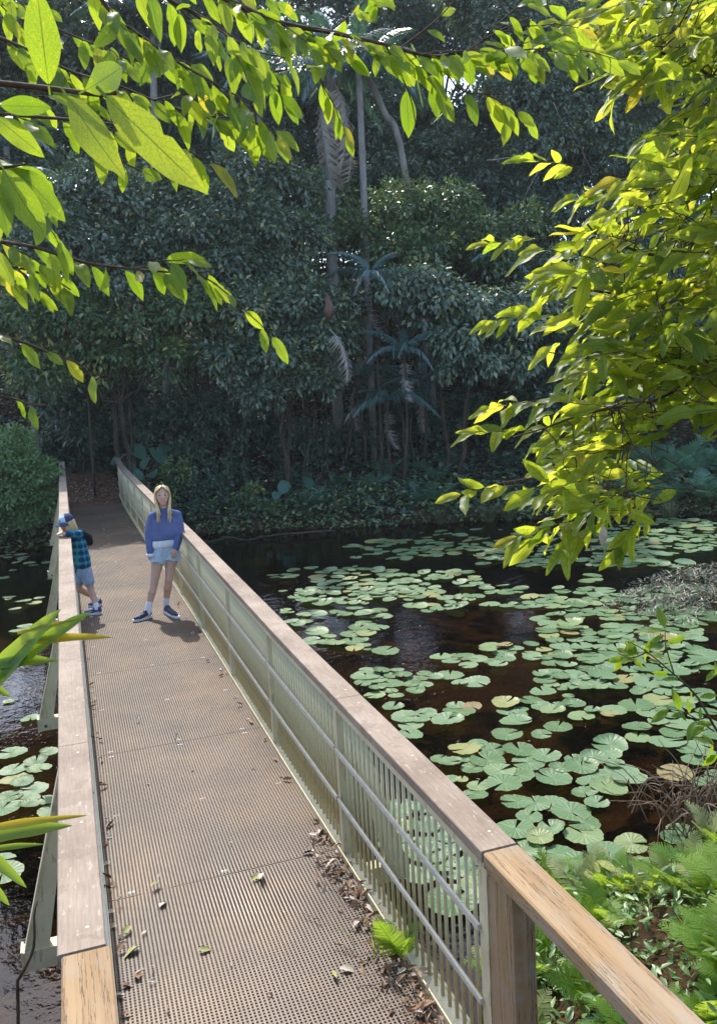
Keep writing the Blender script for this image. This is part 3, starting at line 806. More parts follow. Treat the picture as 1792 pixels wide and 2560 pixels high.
LBS = ['far crown above the crowded backlit leaves', 'far crown left of the shaggy palm', 'far tree low between shaggy palm and leaning trunk', 'far tall tree above the bare pale branches', 'far tall tree behind the top of the lime-green tree',
       'far tree seen under the sky gap', 'high leafy crown filling the sky gap', 'tall tree behind the slim palm and hanging branch', 'tall tree behind the first backlit twigs', 'tall tree beside the palm with drooping blue fronds', 'tall tree behind the thin grey palm trunk',
       'tall tree just behind the shaggy palm crown', 'tree behind the straight pale palm trunk', 'tree behind the leaning pale palm trunk', 'tall tree over the bare pale branches', 'tall tree between bare branches and lime-green tree', 'tall tree hidden behind the lime-green tree', 'tree on the slope under the sky gap beside the leaning trunk']
_lb = iter(LBS)
for bx in ((-150, 300, -100, 420, 40, 46, 2.2, 3.2, 12), (250, 640, -120, 420, 40, 46, 2.2, 3.2, 12), (600, 900, 230, 480, 40, 46, 2.0, 2.8, 8), (1150, 1450, -120, 420, 38, 44, 2.2, 3.2, 12), (1400, 1750, -120, 420, 36, 42, 2.2, 3.2, 12), (880, 1160, 260, 500, 38, 42, 1.7, 2.4, 9), (850, 1150, -150, 130, 36, 42, 1.6, 2.2, 9), (-120, 60, -20, 420, 31, 35, 1.5, 2.3, 9), (60, 260, -60, 380, 31, 36, 1.4, 2.2, 9), (250, 430, -40, 400, 30, 36, 1.4, 2.2, 9), (420, 580, -60, 380, 31, 36, 1.3, 2.1, 8),
           (560, 720, -80, 420, 33, 38, 1.3, 2.1, 8), (700, 880, 240, 480, 31, 36, 1.3, 2.0, 6), (860, 1000, 260, 520, 31, 36, 1.2, 1.8, 6), (1150, 1330, -60, 380, 29, 33, 1.4, 2.3, 11), (1300, 1480, -60, 420, 29, 33, 1.4, 2.3, 11),
           (1450, 1700, -60, 420, 28, 33, 1.5, 2.4, 11), (980, 1160, 300, 560, 29, 33, 1.2, 1.8, 7)):
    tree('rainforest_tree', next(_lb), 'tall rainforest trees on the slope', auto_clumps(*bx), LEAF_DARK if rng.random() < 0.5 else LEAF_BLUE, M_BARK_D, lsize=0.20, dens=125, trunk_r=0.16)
# crowns high up either side of the sky gaps
tree('rainforest_tree', 'twiggy rainforest tree with pale bare branches right of the leaning trunk', None, [(1180, 60, 28, 2.0), (1290, 150, 28, 1.9), (1180, 210, 27.5, 1.7), (1300, 290, 27, 1.8), (1390, 210, 27, 1.7), (1220, 340, 27, 1.6), (1100, 20, 29, 1.5), (1400, 380, 26, 1.7), (1060, -30, 29, 1.4)], LEAF_BLUE, M_BARK_P, lsize=0.14, dens=330, trunk_r=0.12)
_lm = iter(['mid-slope tree behind the lower hanging branch', 'mid-slope tree above the far bridge end', 'mid-slope tree over the silvery-green tree top', 'mid-slope tree behind the silvery bush below the shaggy palm', 'mid-slope tree behind the foot of the straight palm trunk', 'mid-slope tree below the foot of the leaning trunk', 'mid-slope tree beside the lime-green tree edge', 'mid-slope tree behind the lime-green tree'])
for bx in ((-120, 120, 330, 640, 29, 33, 1.3, 1.9, 8), (100, 340, 330, 640, 29, 33, 1.3, 1.9, 8), (330, 560, 360, 660, 28, 32, 1.3, 1.8, 8), (540, 760, 440, 700, 28, 31, 1.2, 1.7, 8), (740, 960, 480, 720, 27.5, 31, 1.2, 1.7, 8), (940, 1160, 500, 760, 27, 30, 1.2, 1.7, 8), (1140, 1380, 420, 760, 26, 30, 1.3, 1.8, 9), (1360, 1700, 420, 800, 25, 29, 1.4, 1.9, 10)):
    tree('slope_tree', next(_lm), 'mid-slope trees', auto_clumps(*bx), (LEAF_DARK, LEAF_BLUE, LEAF_GREEN)[int(rng.integers(0, 3))], M_BARK_D, lsize=0.16, dens=170, trunk_r=0.1)
_ls = iter(['slender dark tree below the sky gap', 'slender dark tree between sky gap and lime-green tree', 'slender dark tree between straight and leaning palm trunks', 'slender dark tree between thin grey palm and shaggy palm'])
for cl in ([(1000, 330, 29, 0.9), (1060, 260, 30, 0.8), (960, 430, 28, 1.1)], [(1090, 420, 28, 1.1), (1150, 480, 27, 1.2), (1200, 420, 27, 1.0)], [(870, 300, 30, 0.9), (900, 230, 31, 0.8), (860, 390, 29, 1.1)], [(640, 180, 31, 1.1), (600, 300, 30, 1.2), (530, 330, 29, 1.2)]):
    tree('rainforest_tree', next(_ls), 'slender trees between the palm trunks', cl, LEAF_DARK, M_BARK_D, lsize=0.14, dens=280)

tree('rainforest_tree', 'high crown behind the shaggy palm closing most of the sky gap', None, [(850, 10, 33, 1.5), (900, 80, 33, 1.4), (960, 30, 33, 1.4), (930, 140, 33, 1.1), (1010, 110, 33, 1.0), (780, -30, 34, 1.5)], LEAF_DARK, M_BARK_D, lsize=0.17, dens=170, trunk_r=0.12)
# ---- the tangle in front of the slope
tree('broadleaf_tree', 'broad silvery-leaved bush heaped below the shaggy palm', None, [(560, 390, 25, 1.1), (640, 430, 25, 1.1), (520, 480, 24.5, 1.2), (600, 520, 24.3, 1.2), (440, 520, 24.2, 1.1), (680, 540, 24.3, 0.9), (500, 590, 24, 1.1), (620, 610, 24, 1.0), (420, 440, 25, 0.9)], LEAF_BLUE, M_BARK_D, lsize=0.13, dens=470)
tree('broadleaf_tree', 'silvery-green tree behind the hanging branch at the bank edge', None, [(120, 480, 25, 1.2), (220, 430, 25.5, 1.1), (300, 470, 25, 1.1), (180, 560, 24.6, 1.2), (330, 560, 24.5, 1.1), (60, 570, 24.5, 1.1), (260, 640, 24.2, 1.1), (380, 400, 26, 0.9)], LEAF_BLUE, M_BARK_D, lsize=0.125, dens=450)
tree('broadleaf_tree', 'dark green tangled tree leaning over the end of the bridge', None, [(60, 720, 24.6, 1.1), (170, 720, 24.2, 1.1), (300, 730, 24.0, 1.0), (420, 700, 23.8, 1.1), (240, 800, 24.3, 0.9), (380, 800, 24, 0.9), (100, 830, 24.6, 1.0)], LEAF_GREEN, M_BARK_D, lsize=0.13, dens=420)
tree('broadleaf_tree', 'rounded leafy tree draped with hanging vines over the water', None, [(560, 700, 23.2, 1.1), (660, 680, 23.0, 1.0), (720, 760, 22.7, 0.9), (620, 790, 22.7, 0.9), (520, 800, 23.2, 0.9), (700, 860, 22.6, 0.7), (590, 880, 22.8, 0.7), (760, 690, 23.2, 0.8), (500, 690, 23.6, 0.9)], LEAF_BLUE, M_BARK_D, lsize=0.135, dens=430)
tree('broadleaf_tree', 'dense leafy tree between pale palm trunk and leaning trunk', None, [(900, 470, 25.5, 1.1), (1000, 480, 25, 1.1), (960, 560, 24.5, 1.0), (1060, 540, 24.5, 1.1), (880, 560, 25, 0.9), (1120, 590, 24, 1.0), (800, 520, 25.5, 0.8), (1180, 520, 24.5, 1.0)], LEAF_GREEN, M_BARK_D, lsize=0.13, dens=430)
tree('broadleaf_tree', 'silver-leaved branch cascade hanging over the small palms', None, [(900, 650, 22.4, 0.8), (980, 680, 21.8, 0.9), (1060, 700, 21.5, 0.9), (1130, 740, 21.2, 0.9), (1020, 770, 21.2, 0.7), (1090, 820, 21, 0.7), (1190, 690, 21.8, 0.9), (1160, 820, 21.0, 0.6), (1010, 830, 21.2, 0.45), (950, 640, 22.2, 0.8)], LEAF_BLUE, M_BARK_D, lsize=0.14, dens=480, droop=0.9)
tree('broadleaf_tree', 'dim tree with small leaves behind the lime-green branches', None, [(1250, 620, 23, 1.2), (1330, 700, 22, 1.2), (1400, 560, 23, 1.3), (1300, 820, 21.5, 1.1), (1450, 760, 21.5, 1.2), (1550, 650, 22, 1.3), (1240, 900, 21.5, 0.9), (1420, 900, 20.5, 0.9), (1580, 850, 20.5, 1.1), (1300, 490, 24, 1.2)], LEAF_DARK, M_BARK_D, lsize=0.13, dens=300)
# deep shade under the canopy: sparse understory set well back
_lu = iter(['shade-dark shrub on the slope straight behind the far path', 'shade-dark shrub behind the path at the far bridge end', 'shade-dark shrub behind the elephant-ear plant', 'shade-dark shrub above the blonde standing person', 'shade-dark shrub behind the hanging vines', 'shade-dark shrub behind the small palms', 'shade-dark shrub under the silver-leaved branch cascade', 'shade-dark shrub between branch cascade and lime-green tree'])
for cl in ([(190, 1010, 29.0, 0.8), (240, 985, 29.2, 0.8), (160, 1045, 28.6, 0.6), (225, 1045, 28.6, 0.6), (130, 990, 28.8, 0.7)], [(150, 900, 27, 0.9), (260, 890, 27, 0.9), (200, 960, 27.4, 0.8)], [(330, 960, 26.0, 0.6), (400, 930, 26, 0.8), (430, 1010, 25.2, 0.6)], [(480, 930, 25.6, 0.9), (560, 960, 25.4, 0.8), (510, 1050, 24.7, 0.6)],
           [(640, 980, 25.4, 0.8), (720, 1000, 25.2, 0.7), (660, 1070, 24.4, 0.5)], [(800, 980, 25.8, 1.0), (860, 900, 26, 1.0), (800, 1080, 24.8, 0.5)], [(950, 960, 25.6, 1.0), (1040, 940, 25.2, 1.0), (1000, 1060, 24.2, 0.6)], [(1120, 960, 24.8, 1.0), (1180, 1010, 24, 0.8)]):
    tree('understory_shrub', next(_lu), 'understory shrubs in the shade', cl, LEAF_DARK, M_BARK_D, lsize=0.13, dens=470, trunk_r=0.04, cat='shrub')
_lv = iter(['low glossy shrub on the bank behind the standing person', 'low glossy shrub on the bank by the end of the fallen log', 'low glossy shrub beside the far balustrade and elephant-ear plant', 'low glossy shrub on the bank below the hanging vines', 'low glossy shrub on the bank below the dead frond', 'low glossy shrub on the bank beside the sedge tussocks'])
for cl in ([(470, 1090, 24.0, 0.55), (520, 1130, 23.5, 0.45), (440, 1150, 23.6, 0.4)], [(560, 1120, 23.2, 0.45), (610, 1150, 22.8, 0.4)], [(400, 1060, 24.6, 0.5), (380, 1110, 24.2, 0.4)],
           [(690, 1140, 22.4, 0.4), (740, 1120, 22.5, 0.45)], [(800, 1130, 22.2, 0.45), (840, 1155, 21.6, 0.35)], [(930, 1100, 22.0, 0.5), (990, 1140, 21.2, 0.4)]):
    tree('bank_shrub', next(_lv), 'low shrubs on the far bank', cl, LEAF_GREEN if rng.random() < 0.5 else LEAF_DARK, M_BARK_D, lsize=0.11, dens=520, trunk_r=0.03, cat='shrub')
tree('bank_shrub', 'fine-leaved light green bush on the bank beside the far bridge struts', None, [(20, 1040, 22.6, 0.75), (80, 1070, 22.4, 0.6), (-40, 1080, 22.6, 0.8), (40, 1110, 22.2, 0.6), (95, 1130, 22.2, 0.42), (-20, 1150, 22.3, 0.6), (60, 1160, 22.1, 0.42), (30, 990, 23.2, 0.5), (-60, 1010, 23, 0.6)], LEAF_LIME, M_BARK_D, lsize=0.085, dens=1300, trunk_r=0.03, cat='shrub')

# ---- palms
def frond_mesh(name, length, drop, leaflets, ll, hang, seed, ragged=0.0):
    r = np.random.default_rng(seed)
    t = np.linspace(0, 1, 16)
    R = np.stack([np.zeros_like(t), length*(t-0.12*drop*t**3), length*(0.32*t-drop*t**2)], -1)
    Vr, Fr = tube_vf(R, np.linspace(0.018, 0.004, 16), 4)
    V, F, n = [Vr], [Fr], len(Vr)
    for k in range(leaflets):
        q = 0.14+0.86*(k+0.5)/leaflets
        c = np.array([np.interp(q, t, R[:, i]) for i in range(3)])
        tan = norm(np.array([0, 1, np.interp(min(q+0.03, 1), t, R[:, 2])/length-np.interp(q-0.03, t, R[:, 2])/length])+1e-6)
        w = ll*(0.35+0.65*math.sin(math.pi*(0.12+0.8*q)))
        if r.random() < ragged: w *= r.uniform(0.2, 0.7)
        for s in (-1, 1):
            d = norm(np.array([s*1.0, 0.55+0.5*q, 0.10])+r.normal(size=3)*0.08)
            p1 = c + d*w*0.5 + np.array([0, 0, -hang*w*0.12]); p2 = c + d*w*(1-0.35*hang) + np.array([0, 0, -hang*w*0.75])
            wd = 0.016+0.006*r.random(); e = norm(np.cross(d, [0, 0, 1]))*wd
            V.append(np.array([c-e*0.4, c+e*0.4, p1-e, p1+e, p2])); F.append(np.array([[n, n+1, n+3, n+2], [n+2, n+3, n+4, n+4]])); n += 5
    V = np.concatenate(V)
    F4 = np.concatenate([f for f in F]); tri = F4[:, 2] == F4[:, 3]
    return mk_mesh(name, V, [F4[~tri], F4[tri][:, :3]], attr=np.full(len(V), 0.5))
def mat_palm(name, c1, c2, tr=(0.1, 0.25, 0.05), tf=0.2):
    return mat_leaf(name, [(0, c1), (1, c2)], tr, tf, 0.33, 0.6, source='obj')
M_FROND = mat_palm('palm_frond', (0.07, 0.15, 0.135), (0.12, 0.23, 0.215))
M_FROND_DRY = mat_palm('dry_palm_frond', (0.30, 0.26, 0.22), (0.46, 0.41, 0.37), (0.3, 0.25, 0.18), 0.15)
FR_G = [frond_mesh('frond', 2.3, 0.75, 44, 0.62, 0.9, 1), frond_mesh('frond', 2.2, 0.95, 44, 0.6, 1.1, 2), frond_mesh('frond', 2.0, 0.5, 40, 0.55, 0.7, 3)]
FR_D = [frond_mesh('dead_frond', 1.9, 0.6, 34, 0.55, 1.3, 4, 0.4), frond_mesh('dead_frond', 1.7, 0.4, 34, 0.5, 1.2, 5, 0.5)]
for me in FR_G: me.materials.append(M_FROND)
for me in FR_D: me.materials.append(M_FROND_DRY)
def palm(label, group, path, crown_scale, n_fr, r=0.09, n_dead=0, bark=M_BARK_P, name='palm_tree', tilt=(0.1, 1.0)):
    P = np.array([at_y(*q) for q in path])
    b = P[0].copy(); b[2] = float(ground_z(np.array(b[0]), np.array(b[1])))-0.05
    P[0] = b
    t = thing(name, label, 'palm', group, loc=tuple(b))
    T = spline(P-b, 14); mb = MB(); mb.tube(T, np.linspace(r*1.25, r, 14), 9, cap=True)
    obj('trunk', mb.mesh('trunk', True), bark, t)
    top = T[-1]
    for k in range(n_fr):
        a = k*2.4+rng.normal()*0.2; el = math.radians(rng.uniform(15, 75))
        o_ = obj('frond', FR_G[k % 3], None, t)
        o_.location = top; o_.rotation_euler = (el-math.radians(15), 0, a); o_.scale = (crown_scale*rng.uniform(0.85, 1.1),)*3
    for k in range(n_dead):
        o_ = obj('dead_frond', FR_D[k % 2], None, t)
        a = k*2.1+rng.normal()*0.4
        o_.location = top*np.array([1, 1, 1])-np.array([0, 0, 0.15+0.1*(k % 4)]); o_.rotation_euler = (math.radians(rng.uniform(-88, -66)), 0, a); o_.scale = (crown_scale*rng.uniform(0.95, 1.35),)*3
    return t
palm('shaggy palm with a skirt of dead brown fronds round its trunk', None, [(735, 560, 25.8), (738, 400, 25.8), (742, 240, 25.8), (742, 165, 25.8)], 1.2, 15, 0.15, 14)
palm('straight pale palm trunk beside the leaning one', None, [(818, 640, 25.0), (814, 400, 25.0), (806, 200, 25.0), (802, 150, 25.0)], 0.9, 12, 0.085)
palm('leaning pale palm trunk reaching toward the straight one', None, [(960, 520, 25.6), (905, 370, 25.6), (860, 250, 25.6), (826, 170, 25.6)], 0.8, 9, 0.09)
palm('thin grey palm trunk rising from the silvery bush', None, [(588, 420, 27.5), (584, 300, 27.5), (580, 180, 27.5)], 0.9, 10, 0.075)
palm('palm with drooping blue fronds among the upper leaves', None, [(330, 420, 29), (345, 200, 29), (350, 40, 29)], 1.0, 12, 0.1)
palm('slim palm standing behind the silvery-green tree', None, [(40, 600, 28), (25, 430, 28), (15, 330, 28)], 0.8, 9, 0.08)
LP = 'small understory palm with arching fronds in the deep shade'
for path, sc, nf in (([(905, 1120, 22.2), (912, 950, 22.1), (905, 785, 21.9)], 0.55, 9), ([(880, 1100, 22.8), (870, 990, 22.8), (868, 900, 22.7)], 0.65, 9), ([(850, 900, 22.9), (840, 700, 22.8), (830, 615, 22.7)], 0.6, 9), ([(950, 1100, 23.8), (955, 960, 23.6), (948, 860, 23.6)], 0.55, 8), ([(770, 1080, 24.6), (790, 950, 24.6), (800, 850, 24.6)], 0.6, 8)):
    palm(LP, 'small palms in the shade', path, sc, nf, 0.035, 1, M_BARK_D, 'understory_palm')
LP2 = 'young palm poking its fronds out of the silvery bushes'
for path, sc, nf in (([(160, 560, 25.6), (165, 430, 25.4)], 0.6, 8), ([(250, 500, 25.6), (255, 440, 25.4)], 0.5, 7), ([(560, 420, 26), (545, 330, 26)], 0.6, 7), ([(1140, 680, 23.8), (1130, 590, 23.8)], 0.6, 7)):
    palm(LP2, 'young palms among the bushes', path, sc, nf, 0.03, 0, M_BARK_D, 'young_palm')
# a pale dead frond caught in the branches, and a brown palm spathe
o_ = obj('fallen_frond', FR_D[0], None); o_.location = at_y(738, 738, 21.5); o_.rotation_euler = (math.radians(-58), 0.15, math.radians(-150)); o_.scale = (0.75,)*3
tag(o_, 'pale dead palm frond caught hanging in the leafy branches', 'palm frond')
sp_p = spline([(0, 0, 0), (0.05, 0, 0.3), (0.02, 0, 0.62)], 9); mb = MB(); mb.tube(sp_p, np.array([0.05, 0.10, 0.13, 0.13, 0.12, 0.10, 0.07, 0.04, 0.01]), 8)
o_ = obj('palm_spathe', mb.mesh('palm_spathe', True), mat_noisy('dry_spathe', (0.10, 0.05, 0.035), (0.17, 0.085, 0.055), 8)); o_.location = at_y(735, 715, 21.6)
tag(o_, 'reddish brown dry palm sheath lodged above the dead frond', 'palm sheath')

# ---- hanging vines and roots
LVN = 'thin pale vine hanging from the canopy down to the dark bank'
for q in range(17):
    u = rng.uniform(650, 800) if q < 10 else rng.uniform(500, 1010)
    y = rng.uniform(22.0, 23.4)
    v0, v1 = rng.uniform(820, 900), rng.uniform(1040, 1170)
    P = [at_y(u+rng.normal()*9, v0+(v1-v0)*f, y+0.15*rng.normal()) for f in (0, 0.35, 0.7, 1.0)]
    P = spline(P, 14); b = P[-1].copy(); mb = MB(); mb.tube(P-b, rng.uniform(0.005, 0.010), 5)
    o_ = obj('hanging_vine', mb.mesh('hanging_vine', True), M_VINE); o_.location = b
    tag(o_, LVN, 'vine', 'vines hanging from the canopy')
# bare pale branches in the tree by the sky gap
LT = 'pale bare branch hanging among the high leaves'
for (a, b_, c_) in (((1240, 230, 26), (1262, 300, 25.8), (1215, 420, 25.6)), ((1262, 240, 26), (1300, 330, 25.7), (1330, 400, 25.5)), ((1090, 360, 26), (1200, 345, 25.8), (1290, 330, 25.6)), ((1230, 350, 25.8), (1190, 400, 25.6), (1160, 480, 25.5)), ((850, 670, 22.6), (930, 700, 22), (1010, 780, 21.4)), ((560, 540, 24), (640, 640, 23.4), (690, 760, 22.8))):
    P = spline([at_y(*a), at_y(*b_), at_y(*c_)], 12) + np.cumsum(rng.normal(size=(12, 3))*0.012, 0); mb = MB(); mb.tube(P-P[0], np.linspace(0.022, 0.006, 12), 5)
    for k in (4, 7, 9):
        e = P[k]-P[0]+norm(rng.normal(size=3)-UP*0.6)*rng.uniform(0.4, 0.8); mb.tube(wiggle(P[k]-P[0], e, 5, 0.05), np.linspace(0.009, 0.003, 5), 4, cap=False)
    o_ = obj('bare_branch', mb.mesh('bare_branch', True), M_BARK_P); o_.location = P[0]; tag(o_, LT, 'branch', 'pale bare branches')
# slim trunks in the shade
LTR = 'slim dark trunk standing in the shade at the water edge'
for (u0, v0, u1, v1, y, r) in ((1013, 1090, 985, 850, 22.8, 0.07), (908, 1080, 900, 900, 23.6, 0.045), (850, 1090, 868, 880, 24, 0.05), (925, 1085, 918, 900, 23.8, 0.04), (820, 1060, 800, 840, 24.5, 0.06), (640, 1060, 655, 840, 24.2, 0.05), (300, 1000, 296, 700, 26.5, 0.08), (450, 1020, 440, 780, 25.5, 0.07)):
    P = wiggle(at_y(u0, v0, y), at_y(u1, v1, y+0.1), 7, 0.05); P[0][2] = min(P[0][2], float(ground_z(np.array(P[0][0]), np.array(P[0][1])))-0.03)
    mb = MB(); mb.tube(P-P[0], np.linspace(r, r*0.75, 7), 8); o_ = obj('tree_trunk', mb.mesh('tree_trunk', True), M_BARK_D); o_.location = P[0]; tag(o_, LTR, 'tree trunk', 'slim trunks in the shade')

# ---- low herbs and seedlings over the shaded slope
n = 60000
X = rng.uniform(-9, 21, n); Y = rng.uniform(16, 40, n); d = shore_dist(X, Y)
k = (d > 0.12) & (np.hypot((X-0.7)/0.9, np.maximum(0, np.abs(Y-26.2)-2.0)) > 1.0)
X, Y = X[k], Y[k]; n = len(X)
P = np.stack([X, Y, ground_z(X, Y)+rng.random(n)**2*0.35], -1)
D = norm(rng.normal(size=(n, 3))*np.array([1, 1, 0.3])+UP*0.25); Nn = norm(UP+rng.normal(size=(n, 3))*0.5)
o_ = leaf_cloud('ground_cover', P, D, Nn, 0.12+0.16*rng.random(n), LEAF_DARK)
tag(o_, 'low dark herbs and seedlings covering the slope', 'ground cover', kind='stuff')

# ---- plants trailing over the edge of the far bank
n = 60000; X = rng.uniform(-9, 20, n); Y = rng.uniform(15, 26, n); d = shore_dist(X, Y); k = (d > -0.15) & (d < 1.3) & ((np.abs(X-0.65) > 1.0) | (Y < 22.5)); X, Y, d = X[k], Y[k], d[k]; n = len(X)
H = (0.25+0.35*(hash_noise(X, Y, 1.6, 21)*0.5+0.5).clip(0, 1.3))*np.interp(d, [-0.15, 0.2, 1.3], [0.35, 1, 0.9])
P = np.stack([X, Y, np.maximum(ground_z(X, Y), 0.02)+rng.random(n)*H], -1)
o_ = leaf_cloud('bank_herbs', P, norm(rng.normal(size=(n, 3))*np.array([1, 1, 0.3])-np.array([0, 0.5, 0.2])), norm(UP*0.8-np.array([0, 0.5, 0])+rng.normal(size=(n, 3))*0.5), 0.08+0.10*rng.random(n), LEAF_GREEN)
tag(o_, 'low leafy herbs trailing over the edge of the far bank', 'herbs', kind='stuff')
# ================================================================== trees leaning in over the camera side of the pond
def blade(wid, seed, seg=9, wave=0.03, tip=0.18, curl=0.22, fold=0.10, bite=0.0):
    """detailed leaf blade: unit length along +y, wavy edge, folded midrib, drawn-out tip"""
    r = np.random.default_rng(seed); ph = r.random(3)*6.28
    V, uv = [], []
    ts = np.linspace(0.0, 1.0, seg+2)
    for i, t in enumerate(ts[1:-1]):
        w = math.sin(math.pi*t**0.92)**0.78
        if t > 1-tip: w *= 0.75+0.25*(1-t)/tip
        w *= wid*0.5
        z = -curl*t*t + 0.02*math.sin(5*t+ph[0])
        for s in (-1, -0.5, 0, 0.5, 1):
            ww = w*s
            if abs(s) == 1:
                ww *= 1+0.05*math.sin(9*t+ph[1]+s)
                if bite and r.random() < bite: ww *= r.uniform(0.6, 0.85)
            V.append([ww, t, z+fold*abs(ww)*1.6+(wave*math.sin(11*t+ph[2]+s*1.3)*abs(s)*0.5)]); uv.append([0.5+0.5*s, t])
    n = len(V); V += [[0, 0, 0], [0.01, 1, -curl]]; uv += [[0.5, 0], [0.5, 1]]
    F4, F3 = [], []
    for i in range(seg-1):
        for j in range(4):
            b = i*5+j; F4.append([b, b+1, b+6, b+5])
    e = (seg-1)*5
    for j in range(4): F3 += [[n, j+1, j], [e+j, e+j+1, n+1]]
    # short stalk
    k = len(V); V += [[-0.012, -0.10, 0.0], [0.012, -0.10, 0.0], [0.012, 0.02, 0.004], [-0.012, 0.02, 0.004]]; uv += [[0.5, 0]]*4
    F4.append([k, k+1, k+2, k+3])
    return np.array(V), np.array(F4), np.array(F3), np.array(uv)
BL_L = [blade(0.37, 11+k, wave=0.02+0.02*(k % 3), curl=(0.10, 0.28, 0.18, 0.4, 0.05)[k], bite=0.08*(k % 2)) for k in range(5)] + [blade(0.285, 77, seg=14, wave=0.015, curl=0.08, bite=0.05), blade(0.27, 78, seg=14, wave=0.02, curl=0.16, bite=0.12)]
BL_R = [blade(0.34, 31+k, wave=0.05+0.02*(k % 2), curl=(0.15, 0.3, 0.05, 0.4)[k], fold=0.2) for k in range(4)]
ST_L = [(0, (0.07, 0.13, 0.015)), (0.5, (0.10, 0.18, 0.02)), (0.94, (0.14, 0.21, 0.03)), (1, (0.25, 0.22, 0.03))]
TR_L = [(0, (0.258, 0.4128, 0.0172)), (0.5, (0.387, 0.5332, 0.0258)), (0.94, (0.47, 0.575, 0.033)), (1, (0.645, 0.5332, 0.043))]
ST_R = [(0, (0.05, 0.095, 0.015)), (0.25, (0.085, 0.145, 0.02)), (0.7, (0.12, 0.185, 0.028)), (1, (0.17, 0.23, 0.04))]
TR_R = [(0, (0.30, 0.42, 0.02)), (0.25, (0.50, 0.61, 0.03)), (0.6, (0.66, 0.73, 0.045)), (0.95, (0.76, 0.76, 0.07)), (1, (0.66, 0.52, 0.045))]
M_LEAF_L = mat_leaf('backlit_leaf', ST_L, TR_L, 0.55, 0.42, 0.4, 'obj', veins=True)
M_LEAF_L2 = mat_leaf('backlit_leaf_mass', ST_L, TR_L, 0.55, 0.42, 0.4, 'attr', veins=True)
M_LEAF_R = mat_leaf('glossy_lime_leaf', ST_R, TR_R, 0.65, 0.42, 0.4, 'obj', veins=True)
M_LEAF_R2 = mat_leaf('glossy_lime_leaf_mass', ST_R, TR_R, 0.65, 0.42, 0.4, 'attr', veins=True)

class Leafy:
    """gathers the leaves and twigs of one tree, then builds the 300 largest in view as parts"""
    def __init__(s): s.L = []; s.tw = []
    def leaf(s, p, d, n, l, k): s.L.append((np.asarray(p, float), norm(d), np.asarray(n, float), l, k))
    def twig(s, P, r0, r1): s.tw.append((np.asarray(P, float), r0, r1))
    def spray(s, p, d, length, nl, l, droop, nk, face=0.6, bend=0.35, r0=0.0035):
        d = norm(d); t = np.linspace(0, 1, 8)[:, None]
        P = p + d*length*t - UP*bend*length*t*t + np.cumsum(rng.normal(size=(8, 3))*length*0.012, 0)
        s.twig(P, r0, 0.0012)
        side = norm(np.cross(d, UP)+1e-6); sg = 1
        for k in range(nl):
            f = 0.12+0.88*(k+0.5)/nl; i = min(int(f*7), 6); q = P[i]+(P[i+1]-P[i])*(f*7-i); tan = norm(P[min(i+1, 7)]-P[i])
            sg = -sg
            dd = norm(tan*0.55+side*sg*0.55+rng.normal(size=3)*0.22-UP*droop*rng.uniform(0.5, 1.4))
            nn = norm(UP*0.5+norm(CAMV-q)*face*(1 if rng.random() < 0.8 else -1)+rng.normal(size=3)*0.35)
            s.leaf(q+dd*l*0.10, dd, nn, l*rng.uniform(0.7, 1.2), int(rng.integers(0, nk)))
        dd = norm(tan-UP*droop*0.5); s.leaf(P[-1]+dd*l*0.1, dd, norm(UP*0.6+norm(CAMV-P[-1])*face+rng.normal(size=3)*0.2), l*rng.uniform(0.7, 1.0), int(rng.integers(0, nk)))
    def build(s, root, blades, mat, mat2, most=300):
        b = np.array(root.location)
        mes = []
        for V, F4, F3, uv in blades:
            me = mk_mesh('leaf', V, [F4, F3], uv=uv); me.materials.append(mat); mes.append(me)
        def size(q):
            w = q[0]+q[1]*q[3]*0.5-CAMV; dep = w @ _fw
            u = abs(w @ _rt)/max(dep, 0.01); v = abs(w @ _up)/max(dep, 0.01)
            return q[3]/max(dep, 0.05) if dep > 0.05 and u < 0.46 and v < 0.63 else 0
        L = sorted(s.L, key=lambda q: -size(q))
        def near_cam(q): return np.linalg.norm(q[0]-CAMV) < 0.45
        L = [q for q in L if not near_cam(q)]
        for p, d, n, l, k in L[:most]:
            B = basis(d[None], n[None])[0]
            M4 = Matrix.Identity(4)
            for i in range(3):
                for j in range(3): M4[i][j] = B[i, j]*l
                M4[i][3] = p[i]-b[i]
            o_ = bpy.data.objects.new('leaf', mes[k]); COL.objects.link(o_); o_.parent = root; o_.matrix_local = M4
        R_ = L[most:]
        if R_:
            vs, f4, f3, us, at, n0 = [], [], [], [], [], 0
            for p, d, n, l, k in R_:
                V, F4, F3, uv = blades[k]; B = basis(d[None], n[None])[0]
                vs.append(V @ B.T*l+p-b); f4.append(F4+n0); f3.append(F3+n0); us.append(uv); at.append(np.full(len(V), rng.random())); n0 += len(V)
            o_ = obj('foliage', mk_mesh('foliage', np.concatenate(vs), [np.concatenate(f4), np.concatenate(f3)], uv=np.concatenate(us), attr=np.concatenate(at)), mat2, root); o_['kind'] = 'stuff'
        mb = MB()
        for P, r0, r1 in s.tw: mb.tube(P-b, np.linspace(r0, r1, len(P)), 5, cap=False)
        o_ = obj('twigs', mb.mesh('twigs', True), M_TWIG, root); o_['kind'] = 'stuff'

